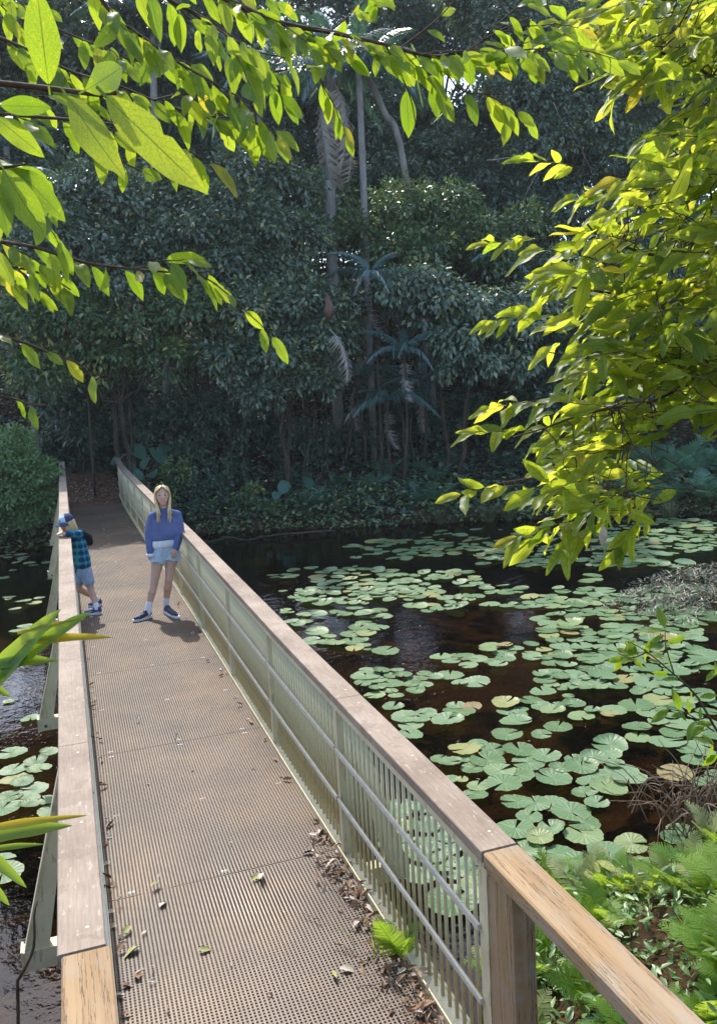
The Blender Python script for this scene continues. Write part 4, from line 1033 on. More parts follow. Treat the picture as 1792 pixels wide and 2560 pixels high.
# ---------- tree on the near bank, left: large soft leaves lit from behind
tb = np.array([-3.2, 1.9, float(ground_z(np.array(-3.2), np.array(1.9)))])
treeL = thing('overhanging_tree', 'tree reaching in with large yellow-green backlit leaves on drooping twigs', 'tree', loc=tuple(tb))
TL = Leafy()
def big(u0, v0, u1, v1, dep, dd=0.0, k=0, tilt=0.2):
    p = at_depth(u0, v0, dep); q = at_depth(u1, v1, dep+dd); l = np.linalg.norm(q-p)
    TL.leaf(p, q-p, norm(CAMV-p)+rng.normal(size=3)*tilt, l, k)
for a in ((110, 192, 80, -35, 0.95, -0.05, 0), (190, 203, 305, 140, 0.95, 0.05, 1), (150, 214, 272, 396, 0.96, -0.03, 5), (236, 214, 440, 424, 0.95, -0.03, 6), (0, 236, 118, 240, 1.1, 0.03, 4),
          (-10, 262, 92, 345, 1.1, 0, 2), (8, 378, 98, 530, 1.15, 0, 0), (25, 372, 150, 486, 1.2, 0.02, 2), (-12, 400, 20, 530, 1.15, 0, 4), (0, 372, 60, 340, 1.15, 0.1, 1), (60, 372, 135, 455, 1.25, 0.05, 3), (-25, 380, -20, 560, 1.2, 0, 2),
          (-10, 560, 30, 640, 2.0, 0, 0)): big(*a)
def twig_px(pts, dep, r0, r1, n=14):
    P = spline([at_depth(u, v, dep+(q if len(t) == 0 else t[0])) for (u, v, *t) in pts for q in (0.0,)], n); TL.twig(P, r0, r1); return P
P1 = twig_px([(-60, 182), (60, 193), (140, 202), (235, 214), (262, 207)], 0.97, 0.0040, 0.0022)
twig_px([(-60, 388), (0, 378), (60, 368)], 1.16, 0.003, 0.0015)
def leafy_branch(pts, dep, step, l, r0=0.005, droop=1.0, sub=0.0, start=0.05, dep_j=0.08):
    P = twig_px(pts, dep, r0, 0.0016, 24); seg = np.linalg.norm(np.diff(P, axis=0), axis=1); tot = seg.sum(); cs = np.concatenate([[0], np.cumsum(seg)])
    sg = 1; x = tot*start
    while x < tot:
        q = np.array([np.interp(x, cs, P[:, i]) for i in range(3)]); i = min(int(np.searchsorted(cs, x)), len(P)-1); tan = norm(P[min(i+1, len(P)-1)]-P[max(i-1, 0)])
        sg = -sg
        dd = norm(tan*0.5+norm(np.cross(tan, UP))*sg*0.5-UP*droop*rng.uniform(0.3, 1.3)+rng.normal(size=3)*0.2)
        nn = norm(UP*0.3+norm(CAMV-q)*0.8*(1 if rng.random() < 0.85 else -1)+rng.normal(size=3)*0.35)
        TL.leaf(q+dd*l*0.1, dd, nn, l*rng.uniform(0.75, 1.2), int(rng.integers(0, 5)))
        if rng.random() < sub:
            TL.spray(q, tan*0.9+norm(np.cross(tan, UP))*sg*0.4+UP*rng.normal(-0.05, 0.25), rng.uniform(0.12, 0.24), int(rng.integers(4, 7)), l*0.95, 0.6, 5, 0.9, 0.15, 0.0022)
        x += step*rng.uniform(0.7, 1.3)
    return P
# upper limb that crosses the picture and the twigs hanging from it
leafy_branch([(400, -60), (560, 25), (640, 55), (730, 70), (800, 86), (880, 104), (960, 126), (1040, 118), (1130, 114), (1235, 108)], 2.7, 0.055, 0.105, 0.011, 0.9, 0.6, 0.0)
leafy_branch([(860, 95), (890, 150), (920, 220), (932, 280)], 2.7, 0.10, 0.125, 0.003, 1.0, 0.0, 0.55)
leafy_branch([(960, 125), (1000, 165), (1040, 205), (1130, 212)], 2.75, 0.06, 0.11, 0.003, 1.0, 0.1, 0.4)
leafy_branch([(700, 70), (710, 150), (730, 215)], 2.7, 0.07, 0.10, 0.003, 0.9, 0.2, 0.2)
leafy_branch([(560, 190), (600, 165), (650, 155), (690, 150)], 2.6, 0.06, 0.095, 0.003, 1.1, 0.2, 0.1)
leafy_branch([(1040, 118), (1100, 80), (1160, 50), (1190, 40)], 2.75, 0.06, 0.085, 0.003, 0.6, 0.3, 0.1)
leafy_branch([(900, 105), (960, 60), (1010, 10), (1040, -40)], 2.75, 0.06, 0.09, 0.003, 0.6, 0.3, 0.1)
leafy_branch([(740, 70), (800, 20), (850, -40)], 2.7, 0.06, 0.09, 0.003, 0.6, 0.3, 0.1)
# the crowded corner
leafy_branch([(200, -40), (262, 40), (330, 90), (400, 140), (470, 180), (560, 232)], 2.1, 0.05, 0.088, 0.006, 0.8, 0.55, 0.0)
leafy_branch([(-60, 60), (60, 110), (160, 160), (260, 190), (360, 230), (430, 250), (540, 248)], 2.3, 0.05, 0.088, 0.005, 0.8, 0.5, 0.0)
leafy_branch([(-60, 250), (80, 262), (180, 270), (260, 280), (330, 300)], 2.0, 0.05, 0.085, 0.005, 0.8, 0.55, 0.0)
leafy_branch([(-60, -20), (60, 30), (140, 70), (240, 110), (330, 150)], 2.5, 0.05, 0.088, 0.005, 0.8, 0.55, 0.0)
leafy_branch([(300, -40), (400, 10), (480, 60), (560, 110), (640, 130)], 2.2, 0.06, 0.10, 0.005, 0.8, 0.5, 0.0)
leafy_branch([(180, 270), (230, 320), (270, 360), (330, 390)], 2.1, 0.06, 0.085, 0.003, 0.9, 0.3, 0.0)
leafy_branch([(-40, 330), (40, 380), (90, 440), (110, 480)], 1.8, 0.07, 0.085, 0.003, 0.9, 0.3, 0.0)
# two branches lower down, and a short one
leafy_branch([(-60, 535), (60, 550), (130, 570), (200, 590), (280, 601), (360, 609), (440, 611), (476, 607)], 2.1, 0.036, 0.082, 0.005, 1.15, 0.16, 0.0)
leafy_branch([(-60, 585), (40, 600), (110, 620), (160, 650)], 2.15, 0.045, 0.075, 0.004, 1.1, 0.2, 0.0)
leafy_branch([(-60, 735), (50, 766), (110, 790), (170, 812), (206, 838)], 1.9, 0.055, 0.062, 0.0035, 1.1, 0.0, 0.0)
leafy_branch([(-60, 880), (30, 893), (62, 905), (105, 908)], 1.9, 0.045, 0.062, 0.0035, 1.1, 0.0, 0.0)
TL.build(treeL, BL_L, M_LEAF_L, M_LEAF_L2)
mb = MB(); top = np.array([-2.3, 1.7, 6.2])-tb
mb.tube(spline([(0, 0, -0.1), (0.1, 0, 1.6), top*0.7, top], 12), np.linspace(0.16, 0.07, 12), 10)
obj('trunk', mb.mesh('trunk', True), M_BARK_D, treeL)
for e, r in (((-60, 182, 0.97), 0.012), ((400, -60, 2.7), 0.03), ((200, -40, 2.1), 0.02), ((-60, 60, 2.3), 0.018), ((-60, 250, 2.0), 0.016), ((-60, 535, 2.1), 0.016), ((-60, 735, 1.9), 0.012), ((-60, 880, 1.9), 0.012), ((-60, 388, 1.16), 0.01)):
    q = at_depth(*e)-tb; f = np.array([0.1, 0, 1.6]) if q[2] < 2.0 else (top*0.7 if q[2] < 3.6 else top*0.9)
    mid = (f+q)/2+np.array([0, -0.1, 0.25]); mb = MB(); mb.tube(spline([f, mid, q], 10), np.linspace(r*1.6, max(r*0.35, 0.004), 10), 7)
    obj('limb', mb.mesh('limb', True), M_BARK_D, treeL)

# ---------- tree on the near bank, right: glossy lime leaves
def in_poly(u, v, P):
    c = False; j = len(P)-1
    for i in range(len(P)):
        if (P[i][1] > v) != (P[j][1] > v) and u < (P[j][0]-P[i][0])*(v-P[i][1])/(P[j][1]-P[i][1])+P[i][0]: c = not c
        j = i
    return c
tr_b = np.array([4.6, 3.1, float(ground_z(np.array(4.6), np.array(3.1)))])
treeR = thing('overhanging_tree', 'dense tree with glossy lime-green leaves drooping over the lily pads', 'tree', loc=tuple(tr_b))
TR = Leafy()
R1 = [(1285, -40), (1280, 70), (1330, 130), (1410, 165), (1475, 160), (1480, 285), (1530, 330), (1680, 340), (1680, -40)]
R2 = [(1680, 250), (1500, 275), (1450, 340), (1370, 400), (1290, 420), (1310, 480), (1225, 550), (1225, 630), (1290, 770), (1250, 890), (1190, 965), (1210, 1020), (1170, 1075), (1270, 1100), (1280, 1140), (1370, 1150), (1430, 1110), (1430, 1020), (1490, 930), (1680, 915)]
limbs = [[(1750, 700), (1607, 822), (1540, 862), (1450, 905), (1385, 912)], [(1450, 905), (1400, 985), (1375, 1060), (1330, 1140)], [(1750, 500), (1600, 560), (1500, 575), (1420, 560), (1330, 520), (1290, 450)],
         [(1750, 620), (1600, 680), (1480, 690), (1380, 660), (1260, 640), (1180, 610)], [(1750, 250), (1640, 210), (1560, 150), (1450, 110), (1380, 110)], [(1750, 120), (1600, 60), (1480, 30), (1350, 30)], [(1540, 862), (1400, 820), (1300, 800), (1230, 790)],
         [(1385, 912), (1300, 930), (1220, 960), (1150, 980)], [(1400, 985), (1290, 1050), (1200, 1070), (1110, 1085)], [(1750, 420), (1640, 400), (1560, 380), (1500, 330)]]
LP3 = []
for k, l in enumerate(limbs):
    dep = 4.3+0.25*rng.normal(); P = spline([at_depth(u, v, dep) for u, v in l], 16); TR.twig(P, 0.014 if k in (0, 2, 3, 4) else 0.008, 0.003); LP3.append(P)
allp = np.concatenate(LP3)
for poly, n, yl in ((R2, 180, 0), (R1, 60, 1)):
    us = [q[0] for q in poly]; vs = [q[1] for q in poly]; c = 0
    while c < n:
        u, v = rng.uniform(min(us), max(us)), rng.uniform(min(vs), max(vs))
        if not in_poly(u, v, poly): continue
        c += 1
        dep = rng.uniform(3.6, 4.5)
        p = at_depth(u, v, dep)
        d = -_rt*rng.uniform(0.5, 1.1)+_fw*rng.normal()*0.5+UP*rng.normal(-0.02, 0.22)
        l = rng.uniform(0.25, 0.42)
        s0 = p-norm(d)*l*0.75                       # the spray ends near p
        TR.spray(s0, d, l, int(rng.integers(5, 9)), rng.uniform(0.135, 0.18), 0.12, 4, 0.45, 0.12, 0.003)
        k = int(np.argmin(np.linalg.norm(allp-s0, axis=1)))
        if np.linalg.norm(allp[k]-s0) < 0.75: TR.twig(wiggle(allp[k], s0, 6, 0.03), 0.0036, 0.0022)
# lone sprigs that break the outline
for (u, v, dx, dy) in ((1270, 385, -1, 0.5), (1190, 535, -1, 0.1), (1190, 690, -1, -0.2), (1120, 1085, -1, -0.15), (1170, 970, -1, 0.05), (1190, 900, -1, 0.1), (1280, 1150, -0.8, -0.4), (1340, 1150, -0.6, -0.6), (1250, 1160, -0.9, -0.3), (1475, 290, -0.2, 0.8), (1300, 70, -1, -0.2), (1420, 1120, -0.3, -0.7)):
    p = at_depth(u+40, v-10*dy, 4.0); TR.spray(p, _rt*dx+UP*dy*0.5, 0.26, 7, 0.15, 0.15, 4, 0.5, 0.1, 0.0025)
TR.build(treeR, BL_R, M_LEAF_R, M_LEAF_R2)
top = np.array([4.5, 3.3, 6.3])-tr_b
mb = MB(); mb.tube(spline([(0, 0, -0.1), (0.15, 0.05, 1.5), top*0.65, top], 12), np.linspace(0.15, 0.06, 12), 10); obj('trunk', mb.mesh('trunk', True), M_BARK_D, treeR)
for P in (LP3[0], LP3[2], LP3[3], LP3[4], LP3[5], LP3[9]):
    q = P[0]-tr_b; z = np.clip(q[2]-0.5, 0.8, 5.5); f = np.array([np.interp(z, [0, top[2]], [0, top[0]]), np.interp(z, [0, top[2]], [0, top[1]]), z])
    mb = MB(); mb.tube(wiggle(f, q, 8, 0.04), np.linspace(0.035, 0.013, 8), 7); obj('limb', mb.mesh('limb', True), M_BARK_D, treeR)
# one dead leaf caught in the lowest twigs
o_ = obj('dead_leaf', mk_mesh('dead_leaf', BL_L[3][0], [BL_L[3][1], BL_L[3][2]], uv=BL_L[3][3]), mat_noisy('bleached_leaf', (0.42, 0.33, 0.26), (0.60, 0.52, 0.44), 9))
B = basis(np.array([[0.1, 0, -1.0]]), -_fw[None])[0]; M4 = Matrix.Identity(4)
for i in range(3):
    for j in range(3): M4[i][j] = B[i, j]*0.10
    M4[i][3] = at_depth(1350, 1178, 3.7)[i]
o_.matrix_world = M4; tag(o_, 'pale dead leaf caught in the lowest lime-green twigs', 'leaf')

# ---------- strap-leaved plant beside the left handrail
M_STRAP = mat_leaf('strap_leaf', [(0, (0.09, 0.17, 0.02)), (1, (0.12, 0.20, 0.025))], [(0, (0.42, 0.62, 0.03)), (1, (0.5, 0.66, 0.05))], 0.5, 0.35, 0.5, 'obj')
M_STRAP_Y = mat_leaf('yellowing_strap_leaf', [(0, (0.30, 0.24, 0.02)), (1, (0.34, 0.26, 0.02))], [(0, (0.78, 0.66, 0.03)), (1, (0.80, 0.55, 0.03))], 0.5, 0.35, 0.45, 'obj')
def strap(a, b, wid, bow, mat, root, dep=1.7, roll=0.5, ddep=0.0):
    p, q = at_depth(a[0], a[1], dep), at_depth(b[0], b[1], dep+ddep); t = np.linspace(0, 1, 14)
    ctr = p+(q-p)*t[:, None]+_up*(bow*np.sin(np.pi*t)[:, None]); L = np.linalg.norm(q-p)
    T = norm(np.gradient(ctr, axis=0)); nn = norm(-_fw*1.0+_up*roll); side = norm(np.cross(T, nn))
    w = wid*0.5*np.clip(np.sin(np.pi*(0.16+0.84*t))**0.7, 0, 1)*(1+0.08*np.sin(13*t+a[0])); w[-1] = 0.0005
    r = np.array(root.location); V = []
    for i in range(14):
        up_ = np.cross(side[i], T[i])*w[i]*0.45
        V += [ctr[i]-side[i]*w[i]+up_-r, ctr[i]-r, ctr[i]+side[i]*w[i]+up_-r]
    F = [[i*3+j, i*3+j+1, i*3+j+4, i*3+j+3] for i in range(13) for j in range(2)]
    return obj('leaf', mk_mesh('leaf', V, F), mat, root)
pb = at_depth(-150, 2000, 1.75); gz = float(ground_z(np.array(pb[0]), np.array(pb[1])))
strapP = thing('strap_leaved_plant', 'plant with long strap leaves, some yellowing, poking over the handrail', 'plant', loc=(pb[0], pb[1], gz))
pxm = 1.7/(F_PX/S)
for a in (((-60, 1590), (137, 1366), 52*pxm, 0.008, M_STRAP), ((10, 1510), (206, 1371), 36*pxm, 0.006, M_STRAP), ((60, 1440), (252, 1429), 20*pxm, 0.004, M_STRAP_Y), ((40, 1420), (192, 1388), 12*pxm, 0.002, M_STRAP_Y), ((-70, 1500), (132, 1481), 30*pxm, 0.006, M_STRAP), ((-90, 1560), (70, 1470), 38*pxm, 0.0, M_STRAP),
          ((-80, 1530), (24, 1562), 26*pxm, 0.01, M_STRAP), ((-80, 1870), (196, 1828), 18*pxm, 0.004, M_STRAP_Y), ((-70, 1890), (163, 1851), 34*pxm, 0.006, M_STRAP), ((-70, 1915), (102, 1893), 14*pxm, 0.004, M_STRAP), ((-80, 1900), (60, 1990), 30*pxm, 0.014, M_STRAP), ((-60, 1960), (22, 2030), 24*pxm, 0.01, M_STRAP), ((-90, 1700), (40, 1640), 0.001, 0, M_STRAP)): strap(*a, strapP)
mb = MB()
for e in ((-80, 1580), (-80, 1890)):
    q = at_depth(e[0], e[1], 1.72)-np.array(strapP.location); mb.tube(spline([(0, 0, -0.05), q*0.5+np.array([-0.05, 0, 0]), q], 8), np.linspace(0.014, 0.008, 8), 6)
obj('stem', mb.mesh('stem', True), M_TWIG, strapP)
# ================================================================== the two people
def sphere_vf(c, r, a=12, b=8, sc=(1, 1, 1)):
    V = [[0, 0, r]]; F3, F4 = [], []
    for i in range(1, b):
        t = math.pi*i/b
        for j in range(a): V.append([r*math.sin(t)*math.cos(2*math.pi*j/a), r*math.sin(t)*math.sin(2*math.pi*j/a), r*math.cos(t)])
    V.append([0, 0, -r]); e = len(V)-1
    for j in range(a):
        F3.append([0, 1+j, 1+(j+1) % a]); F3.append([e, e-a+(j+1) % a, e-a+j])
        for i in range(b-2): F4.append([1+i*a+j, 1+(i+1)*a+j, 1+(i+1)*a+(j+1) % a, 1+i*a+(j+1) % a])
    return np.array(V)*np.array(sc)+np.asarray(c), np.array(F4), np.array(F3)
def blob(name, chains, mat, parent, voxel=0.009, smooth=5, base=np.zeros(3), extra=()):
    """one continuous skin grown round chains of (point, radius)"""
    mb = MB()
    def ball(c, r, sc=(1, 1, 1)):
        V, F4, F3 = sphere_vf(c, r, 14, 10, sc); n = mb.n; mb.v.append(V); mb.n += len(V); mb.f4.append(F4+n); mb.f3.append(F3+n)
    for ch in chains:
        for i, (p, r) in enumerate(ch):
            ball(np.asarray(p)-base, r)
            if i: mb.tube([np.asarray(ch[i-1][0])-base, np.asarray(p)-base], [ch[i-1][1], r], 14, cap=True)
    for c, r, sc in extra: ball(np.asarray(c)-base, r, sc)
    o_ = obj(name, mb.mesh(name, True), mat, parent)
    m = o_.modifiers.new('skin', 'REMESH'); m.mode = 'VOXEL'; m.voxel_size = voxel; m.use_smooth_shade = True
    s = o_.modifiers.new('soften', 'SMOOTH'); s.factor = 0.5; s.iterations = smooth
    return o_
M_SKIN = mat_noisy('skin', (0.56, 0.33, 0.24), (0.64, 0.40, 0.30), 6, 0.5, 0.35, 0.05, 60, 0.002)
M_SWEAT = mat_noisy('blue_sweatshirt', (0.09, 0.115, 0.245), (0.13, 0.16, 0.32), 5, 0.9, 0.1, 0.5, 14, 0.02)
M_TEE = mat_noisy('white_tshirt', (0.62, 0.64, 0.70), (0.75, 0.76, 0.8), 5, 0.85, 0.1, 0.3, 20, 0.01)
M_DENIM = mat_noisy('pale_denim', (0.34, 0.43, 0.50), (0.52, 0.60, 0.66), 16, 0.85, 0.1, 0.4, 24, 0.012)
M_DENIM2 = mat_noisy('blue_denim', (0.22, 0.30, 0.42), (0.36, 0.45, 0.58), 14, 0.85, 0.1, 0.4, 24, 0.012)
M_SOCK = mat_noisy('white_sock', (0.72, 0.72, 0.76), (0.82, 0.82, 0.85), 30, 0.9, 0.1, 0.4, 60, 0.004)
M_SHOE = mat_noisy('navy_shoe', (0.018, 0.025, 0.055), (0.045, 0.055, 0.095), 18, 0.6, 0.4, 0.4, 50, 0.006)
M_SHOE2 = mat_noisy('blue_shoe', (0.02, 0.045, 0.16), (0.05, 0.09, 0.26), 18, 0.6, 0.4, 0.4, 50, 0.006)
M_SOLE = mat_noisy('white_sole', (0.62, 0.62, 0.63), (0.74, 0.74, 0.75), 18, 0.6, 0.3)
M_BLACK = mat_noisy('black_hood', (0.01, 0.01, 0.014), (0.022, 0.022, 0.03), 8, 0.9, 0.1, 0.4, 20, 0.01)
M_LINE = mat_noisy('dark_line', (0.04, 0.022, 0.018), (0.06, 0.03, 0.025), 8, 0.5, 0.3)
M_LIP = mat_noisy('lip', (0.42, 0.14, 0.12), (0.48, 0.17, 0.14), 8, 0.4, 0.4)
M_TEETH = mat_noisy('teeth', (0.75, 0.73, 0.70), (0.8, 0.78, 0.75), 8, 0.3, 0.5)
def mat_hair(name, a, b, c):
    m, nt, o = nodes(name)
    v = coords(nt, 'Object', (60, 60, 4)); f = noise(nt, v, 2.0, 5, 0.7)
    p = bsdf(nt, ramp(nt, f, [(0.3, a), (0.5, b), (0.7, c)]), 0.38, 0.5, bump(nt, f, 0.6, 0.006)); finish(nt, o, p.outputs[0]); return m
M_HAIR = mat_hair('blonde_hair', (0.36, 0.24, 0.10), (0.62, 0.46, 0.23), (0.78, 0.64, 0.38))
def mat_plaid():
    m, nt, o = nodes('teal_plaid_flannel')
    tc = nt.nodes.new('ShaderNodeTexCoord'); sep = nt.nodes.new('ShaderNodeSeparateXYZ'); nt.links.new(tc.outputs['Object'], sep.inputs[0])
    def stripes(src, k, ph, w):
        f = math_n(nt, 'FRACT', math_n(nt, 'ADD', math_n(nt, 'MULTIPLY', src, k), ph)); return math_n(nt, 'LESS_THAN', f, w)
    xy = math_n(nt, 'ADD', sep.outputs[0], math_n(nt, 'MULTIPLY', sep.outputs[1], 0.9))
    c = mixc(nt, math_n(nt, 'MULTIPLY', stripes(sep.outputs[2], 11, 0.0, 0.42), 0.7), (0.03, 0.19, 0.27), (0.010, 0.02, 0.07))
    c = mixc(nt, math_n(nt, 'MULTIPLY', stripes(xy, 12, 0.3, 0.42), 0.65), c, (0.015, 0.035, 0.12))
    c = mixc(nt, math_n(nt, 'MULTIPLY', stripes(sep.outputs[2], 11, 0.32, 0.12), 0.7), c, (0.07, 0.36, 0.34))
    c = mixc(nt, math_n(nt, 'MULTIPLY', stripes(xy, 12, 0.62, 0.12), 0.6), c, (0.07, 0.32, 0.36))
    finish(nt, o, bsdf(nt, c, 0.9, 0.1, bump(nt, noise(nt, coords(nt), 16), 0.5, 0.02)).outputs[0]); return m
M_PLAID = mat_plaid()

def lerp(a, b, t): return np.asarray(a)+(np.asarray(b)-np.asarray(a))*t
def hand(chains, wrist, tip, palm_n, curl=0.25, s=1.0):
    """palm and five fingers as chains rooted in the wrist"""
    wrist, tip = np.asarray(wrist, float), np.asarray(tip, float)
    d = norm(tip-wrist); n = norm(np.asarray(palm_n, float)-d*np.dot(palm_n, d)); sd = np.cross(d, n)
    L = np.linalg.norm(tip-wrist)
    for k, off in enumerate((-0.026, -0.009, 0.009, 0.026)):
        off *= s
        kn = wrist+d*L*0.48+sd*off
        chains.append([(wrist+sd*off*0.4, 0.017*s), (kn, 0.0125*s)])
        ln = L*(0.44, 0.52, 0.50, 0.40)[k]
        a = kn+d*ln*0.5+n*ln*curl*0.35; b = a+d*ln*0.42+n*ln*curl
        chains.append([(kn, 0.0105*s), (a, 0.0095*s), (b, 0.0082*s)])
    th0 = wrist+d*L*0.16-sd*0.024*s; th1 = th0+d*L*0.20-sd*0.026*s+n*0.012*s; th2 = th1+d*L*0.19-sd*0.004*s+n*0.012*s
    chains.append([(th0, 0.013*s), (th1, 0.0115*s), (th2, 0.009*s)])
def shoe(heel, toe, zg, root, base, m_up, s=1.0, name='shoe'):
    heel, toe = np.array([heel[0], heel[1], zg]), np.array([toe[0], toe[1], zg])
    d = norm(toe-heel); sd = np.cross(UP, d); L = np.linalg.norm(toe-heel)
    P = lambda t, z, q=0.0: heel+d*L*t+sd*q+UP*z
    up = blob(name, [[(P(0.10, 0.062*s), 0.036*s), (P(0.32, 0.062*s), 0.037*s), (P(0.60, 0.048*s), 0.036*s), (P(0.88, 0.038*s), 0.027*s)],
                     [(P(0.12, 0.085*s), 0.032*s), (P(0.34, 0.088*s), 0.030*s)], [(P(0.72, 0.040*s, 0.014*s), 0.03*s), (P(0.72, 0.040*s, -0.014*s), 0.03*s)]], m_up, root, 0.006, 4, base)
    n = 22; out = []
    for k in range(n):
        a = 2*math.pi*k/n; x = 0.5-0.54*math.cos(a); w = (0.040+0.010*x)*s*abs(math.sin(a))**0.75*np.sign(math.sin(a)); out.append(heel+d*L*x+sd*w)
    V = [q+UP*0.004 for q in out]+[q+UP*0.026*s+UP*0.008*s*abs(((q-heel) @ d)/L-0.5) for q in out]
    mb = MB(); mb.add(np.array(V)-base, [[k, (k+1) % n, n+(k+1) % n, n+k] for k in range(n)]); mb.fn.append(np.array([list(range(n))[::-1]])); mb.fn.append(np.array([[n+k for k in range(n)]]))
    obj('sole', mb.mesh('sole'), M_SOLE, up)
    mb = MB()
    for t in (0.42, 0.50, 0.58): mb.tube(spline([P(t, 0.06*s, 0.022*s)-base, P(t+0.01, (0.104-0.05*(t-0.3))*s, 0)-base, P(t+0.02, 0.06*s, -0.022*s)-base], 7), 0.0035*s, 5)
    o_ = obj('laces', mb.mesh('laces', True), M_SOLE if m_up is M_SHOE2 else M_SHOE, up); o_['kind'] = 'stuff'
    return up

# ------------------------------------------------ girl leaning on the right balustrade
GY = 11.2; GZ = Z_DECK+prof(GY)
def G(a, b, dy=0.0): return at_y(215.2+0.1563*a, 1058.2+0.1563*b, GY+dy)
gb = G(960, 2080); gb[2] = GZ
girl = thing('person', 'long-haired blonde person in blue sweatshirt and pale denim shorts standing on the bridge', 'person', loc=tuple(gb))
hd = G(955, 330, -0.02); ax = norm(G(945, 170)-G(968, 500)); face = norm(np.array([-0.10, -1.0, -0.12])); face = norm(face-ax*np.dot(face, ax)); rgt = np.cross(face, ax)   # rgt points to picture left
shR, shL = G(812, 640), G(1168, 612); elR, wrR = G(762, 870, 0.02), G(782, 1175, -0.04)
elL, wrL = G(1212, 845, 0.0), G(1148, 1110, -0.14)
neck = G(975, 520); chest = G(985, 720); waist = G(1000, 960); hip = G(1010, 1130)
hR, hL = G(905, 1180), G(1095, 1175); kR, kL = G(838, 1590, -0.06), G(1048, 1540, -0.05)
aR, aL = G(765, 1930, -0.02), G(1015, 1900, 0.0)
heelR, toeR = at_z(215.2+0.1563*800, 1058.2+0.1563*2085, GZ), at_z(215.2+0.1563*545, 1058.2+0.1563*2155, GZ)
heelL, toeL = at_z(215.2+0.1563*985, 1058.2+0.1563*2010, GZ), at_z(215.2+0.1563*1120, 1058.2+0.1563*2070, GZ)
aR = heelR+(toeR-heelR)*0.18+UP*0.10; aL = heelL+(toeL-heelL)*0.2+UP*0.10
ch = []
ch.append([(hd+ax*0.030, 0.086), (hd-ax*0.012+face*0.016, 0.080), (hd-ax*0.058+face*0.030, 0.062), (hd-ax*0.096+face*0.042, 0.038)])   # skull, cheeks, chin
ch.append([(hd-ax*0.012+face*0.088, 0.012), (hd-ax*0.032+face*0.102, 0.012)])                                                       # nose
for s in (-1, 1): ch.append([(hd+rgt*s*0.078-ax*0.005-face*0.01, 0.014), (hd+rgt*s*0.077-ax*0.035-face*0.005, 0.010)])                  # ears
ch.append([(hd-ax*0.06-face*0.01, 0.046), (neck, 0.044), (chest, 0.08), (waist, 0.075), (hip, 0.085)])
ch.append([(shR, 0.042), (neck-UP*0.05, 0.05), (shL, 0.042)])
ch.append([(shR, 0.045), (elR, 0.038), (wrR, 0.026)]); ch.append([(shL, 0.045), (elL, 0.038), (wrL, 0.026)])
for h, k, a_, he, to in ((hR, kR, aR, heelR, toeR), (hL, kL, aL, heelL, toeL)):
    ch.append([(hip, 0.075), (h, 0.078), (lerp(h, k, 0.35), 0.076), (lerp(h, k, 0.85), 0.056), (k, 0.054), (lerp(k, a_, 0.12), 0.050), (lerp(k, a_, 0.33), 0.055)])
    ch.append([(lerp(k, a_, 0.33)+np.array([0, 0.012, 0]), 0.054), (lerp(k, a_, 0.75), 0.040), (a_, 0.035), (he+(to-he)*0.15+UP*0.045, 0.036), (he+(to-he)*0.8+UP*0.035, 0.028)])
hand(ch, wrR, G(800, 1300, -0.05), np.array([0.6, 0.6, 0.0]), 0.45)
hand(ch, wrL, G(1118, 1235, -0.18), np.array([-0.3, 0.8, 0.1]), 0.35)
body = blob('body', ch, M_SKIN, girl, 0.0072, 3, gb)
# sweatshirt
sw = []
hemc = G(990, 985)+UP*0.050
for dx in (-0.105, -0.053, 0.0, 0.053, 0.105):
    for dy in (-0.042, 0.042):
        o3 = np.array([dx, dy*(1-abs(dx)*3.5), 0]); sw.append([(neck-UP*0.13+o3*0.62, 0.050), (chest+o3*0.95, 0.066), (lerp(chest, waist, 0.6)+o3*1.03, 0.068), (hemc+o3*1.02, 0.066)])
sw.append([(shR, 0.056), (neck-UP*0.045, 0.060), (shL, 0.056)]); sw.append([(neck-UP*0.045-np.array([0, 0.01, 0]), 0.062), (chest-np.array([0, 0.03, 0]), 0.072)])
sw.append([(shR, 0.058), (lerp(shR, elR, 0.5), 0.060), (elR, 0.055), (lerp(elR, wrR, 0.6), 0.050), (lerp(elR, wrR, 0.92), 0.044)])
sw.append([(shL, 0.058), (lerp(shL, elL, 0.5), 0.062), (elL, 0.056), (lerp(elL, wrL, 0.6), 0.050), (lerp(elL, wrL, 0.92), 0.043)])
o_ = blob('sweatshirt', sw, M_SWEAT, girl, 0.009, 4, gb)
mb = MB(); t = np.linspace(0, 2*np.pi, 21); c = neck-UP*0.005
mb.tube(np.stack([c[0]+0.062*np.cos(t), c[1]-0.005+0.055*np.sin(t), c[2]-0.012+0.018*np.sin(t)], -1)-gb, 0.010, 8, cap=False); obj('collar', mb.mesh('collar', True), M_SWEAT, o_)
# shirt hem showing under it
sh = G(1000, 1075)
blob('tshirt', [[(sh+np.array([dx, dy*(1-abs(dx)*3.5), 0.13]), 0.050), (sh+np.array([dx*1.06, dy*(1-abs(dx)*3.0), 0.035]), 0.058)] for dx in (-0.108, -0.053, 0, 0.053, 0.108) for dy in (-0.045, 0.045)], M_TEE, girl, 0.009, 3, gb)
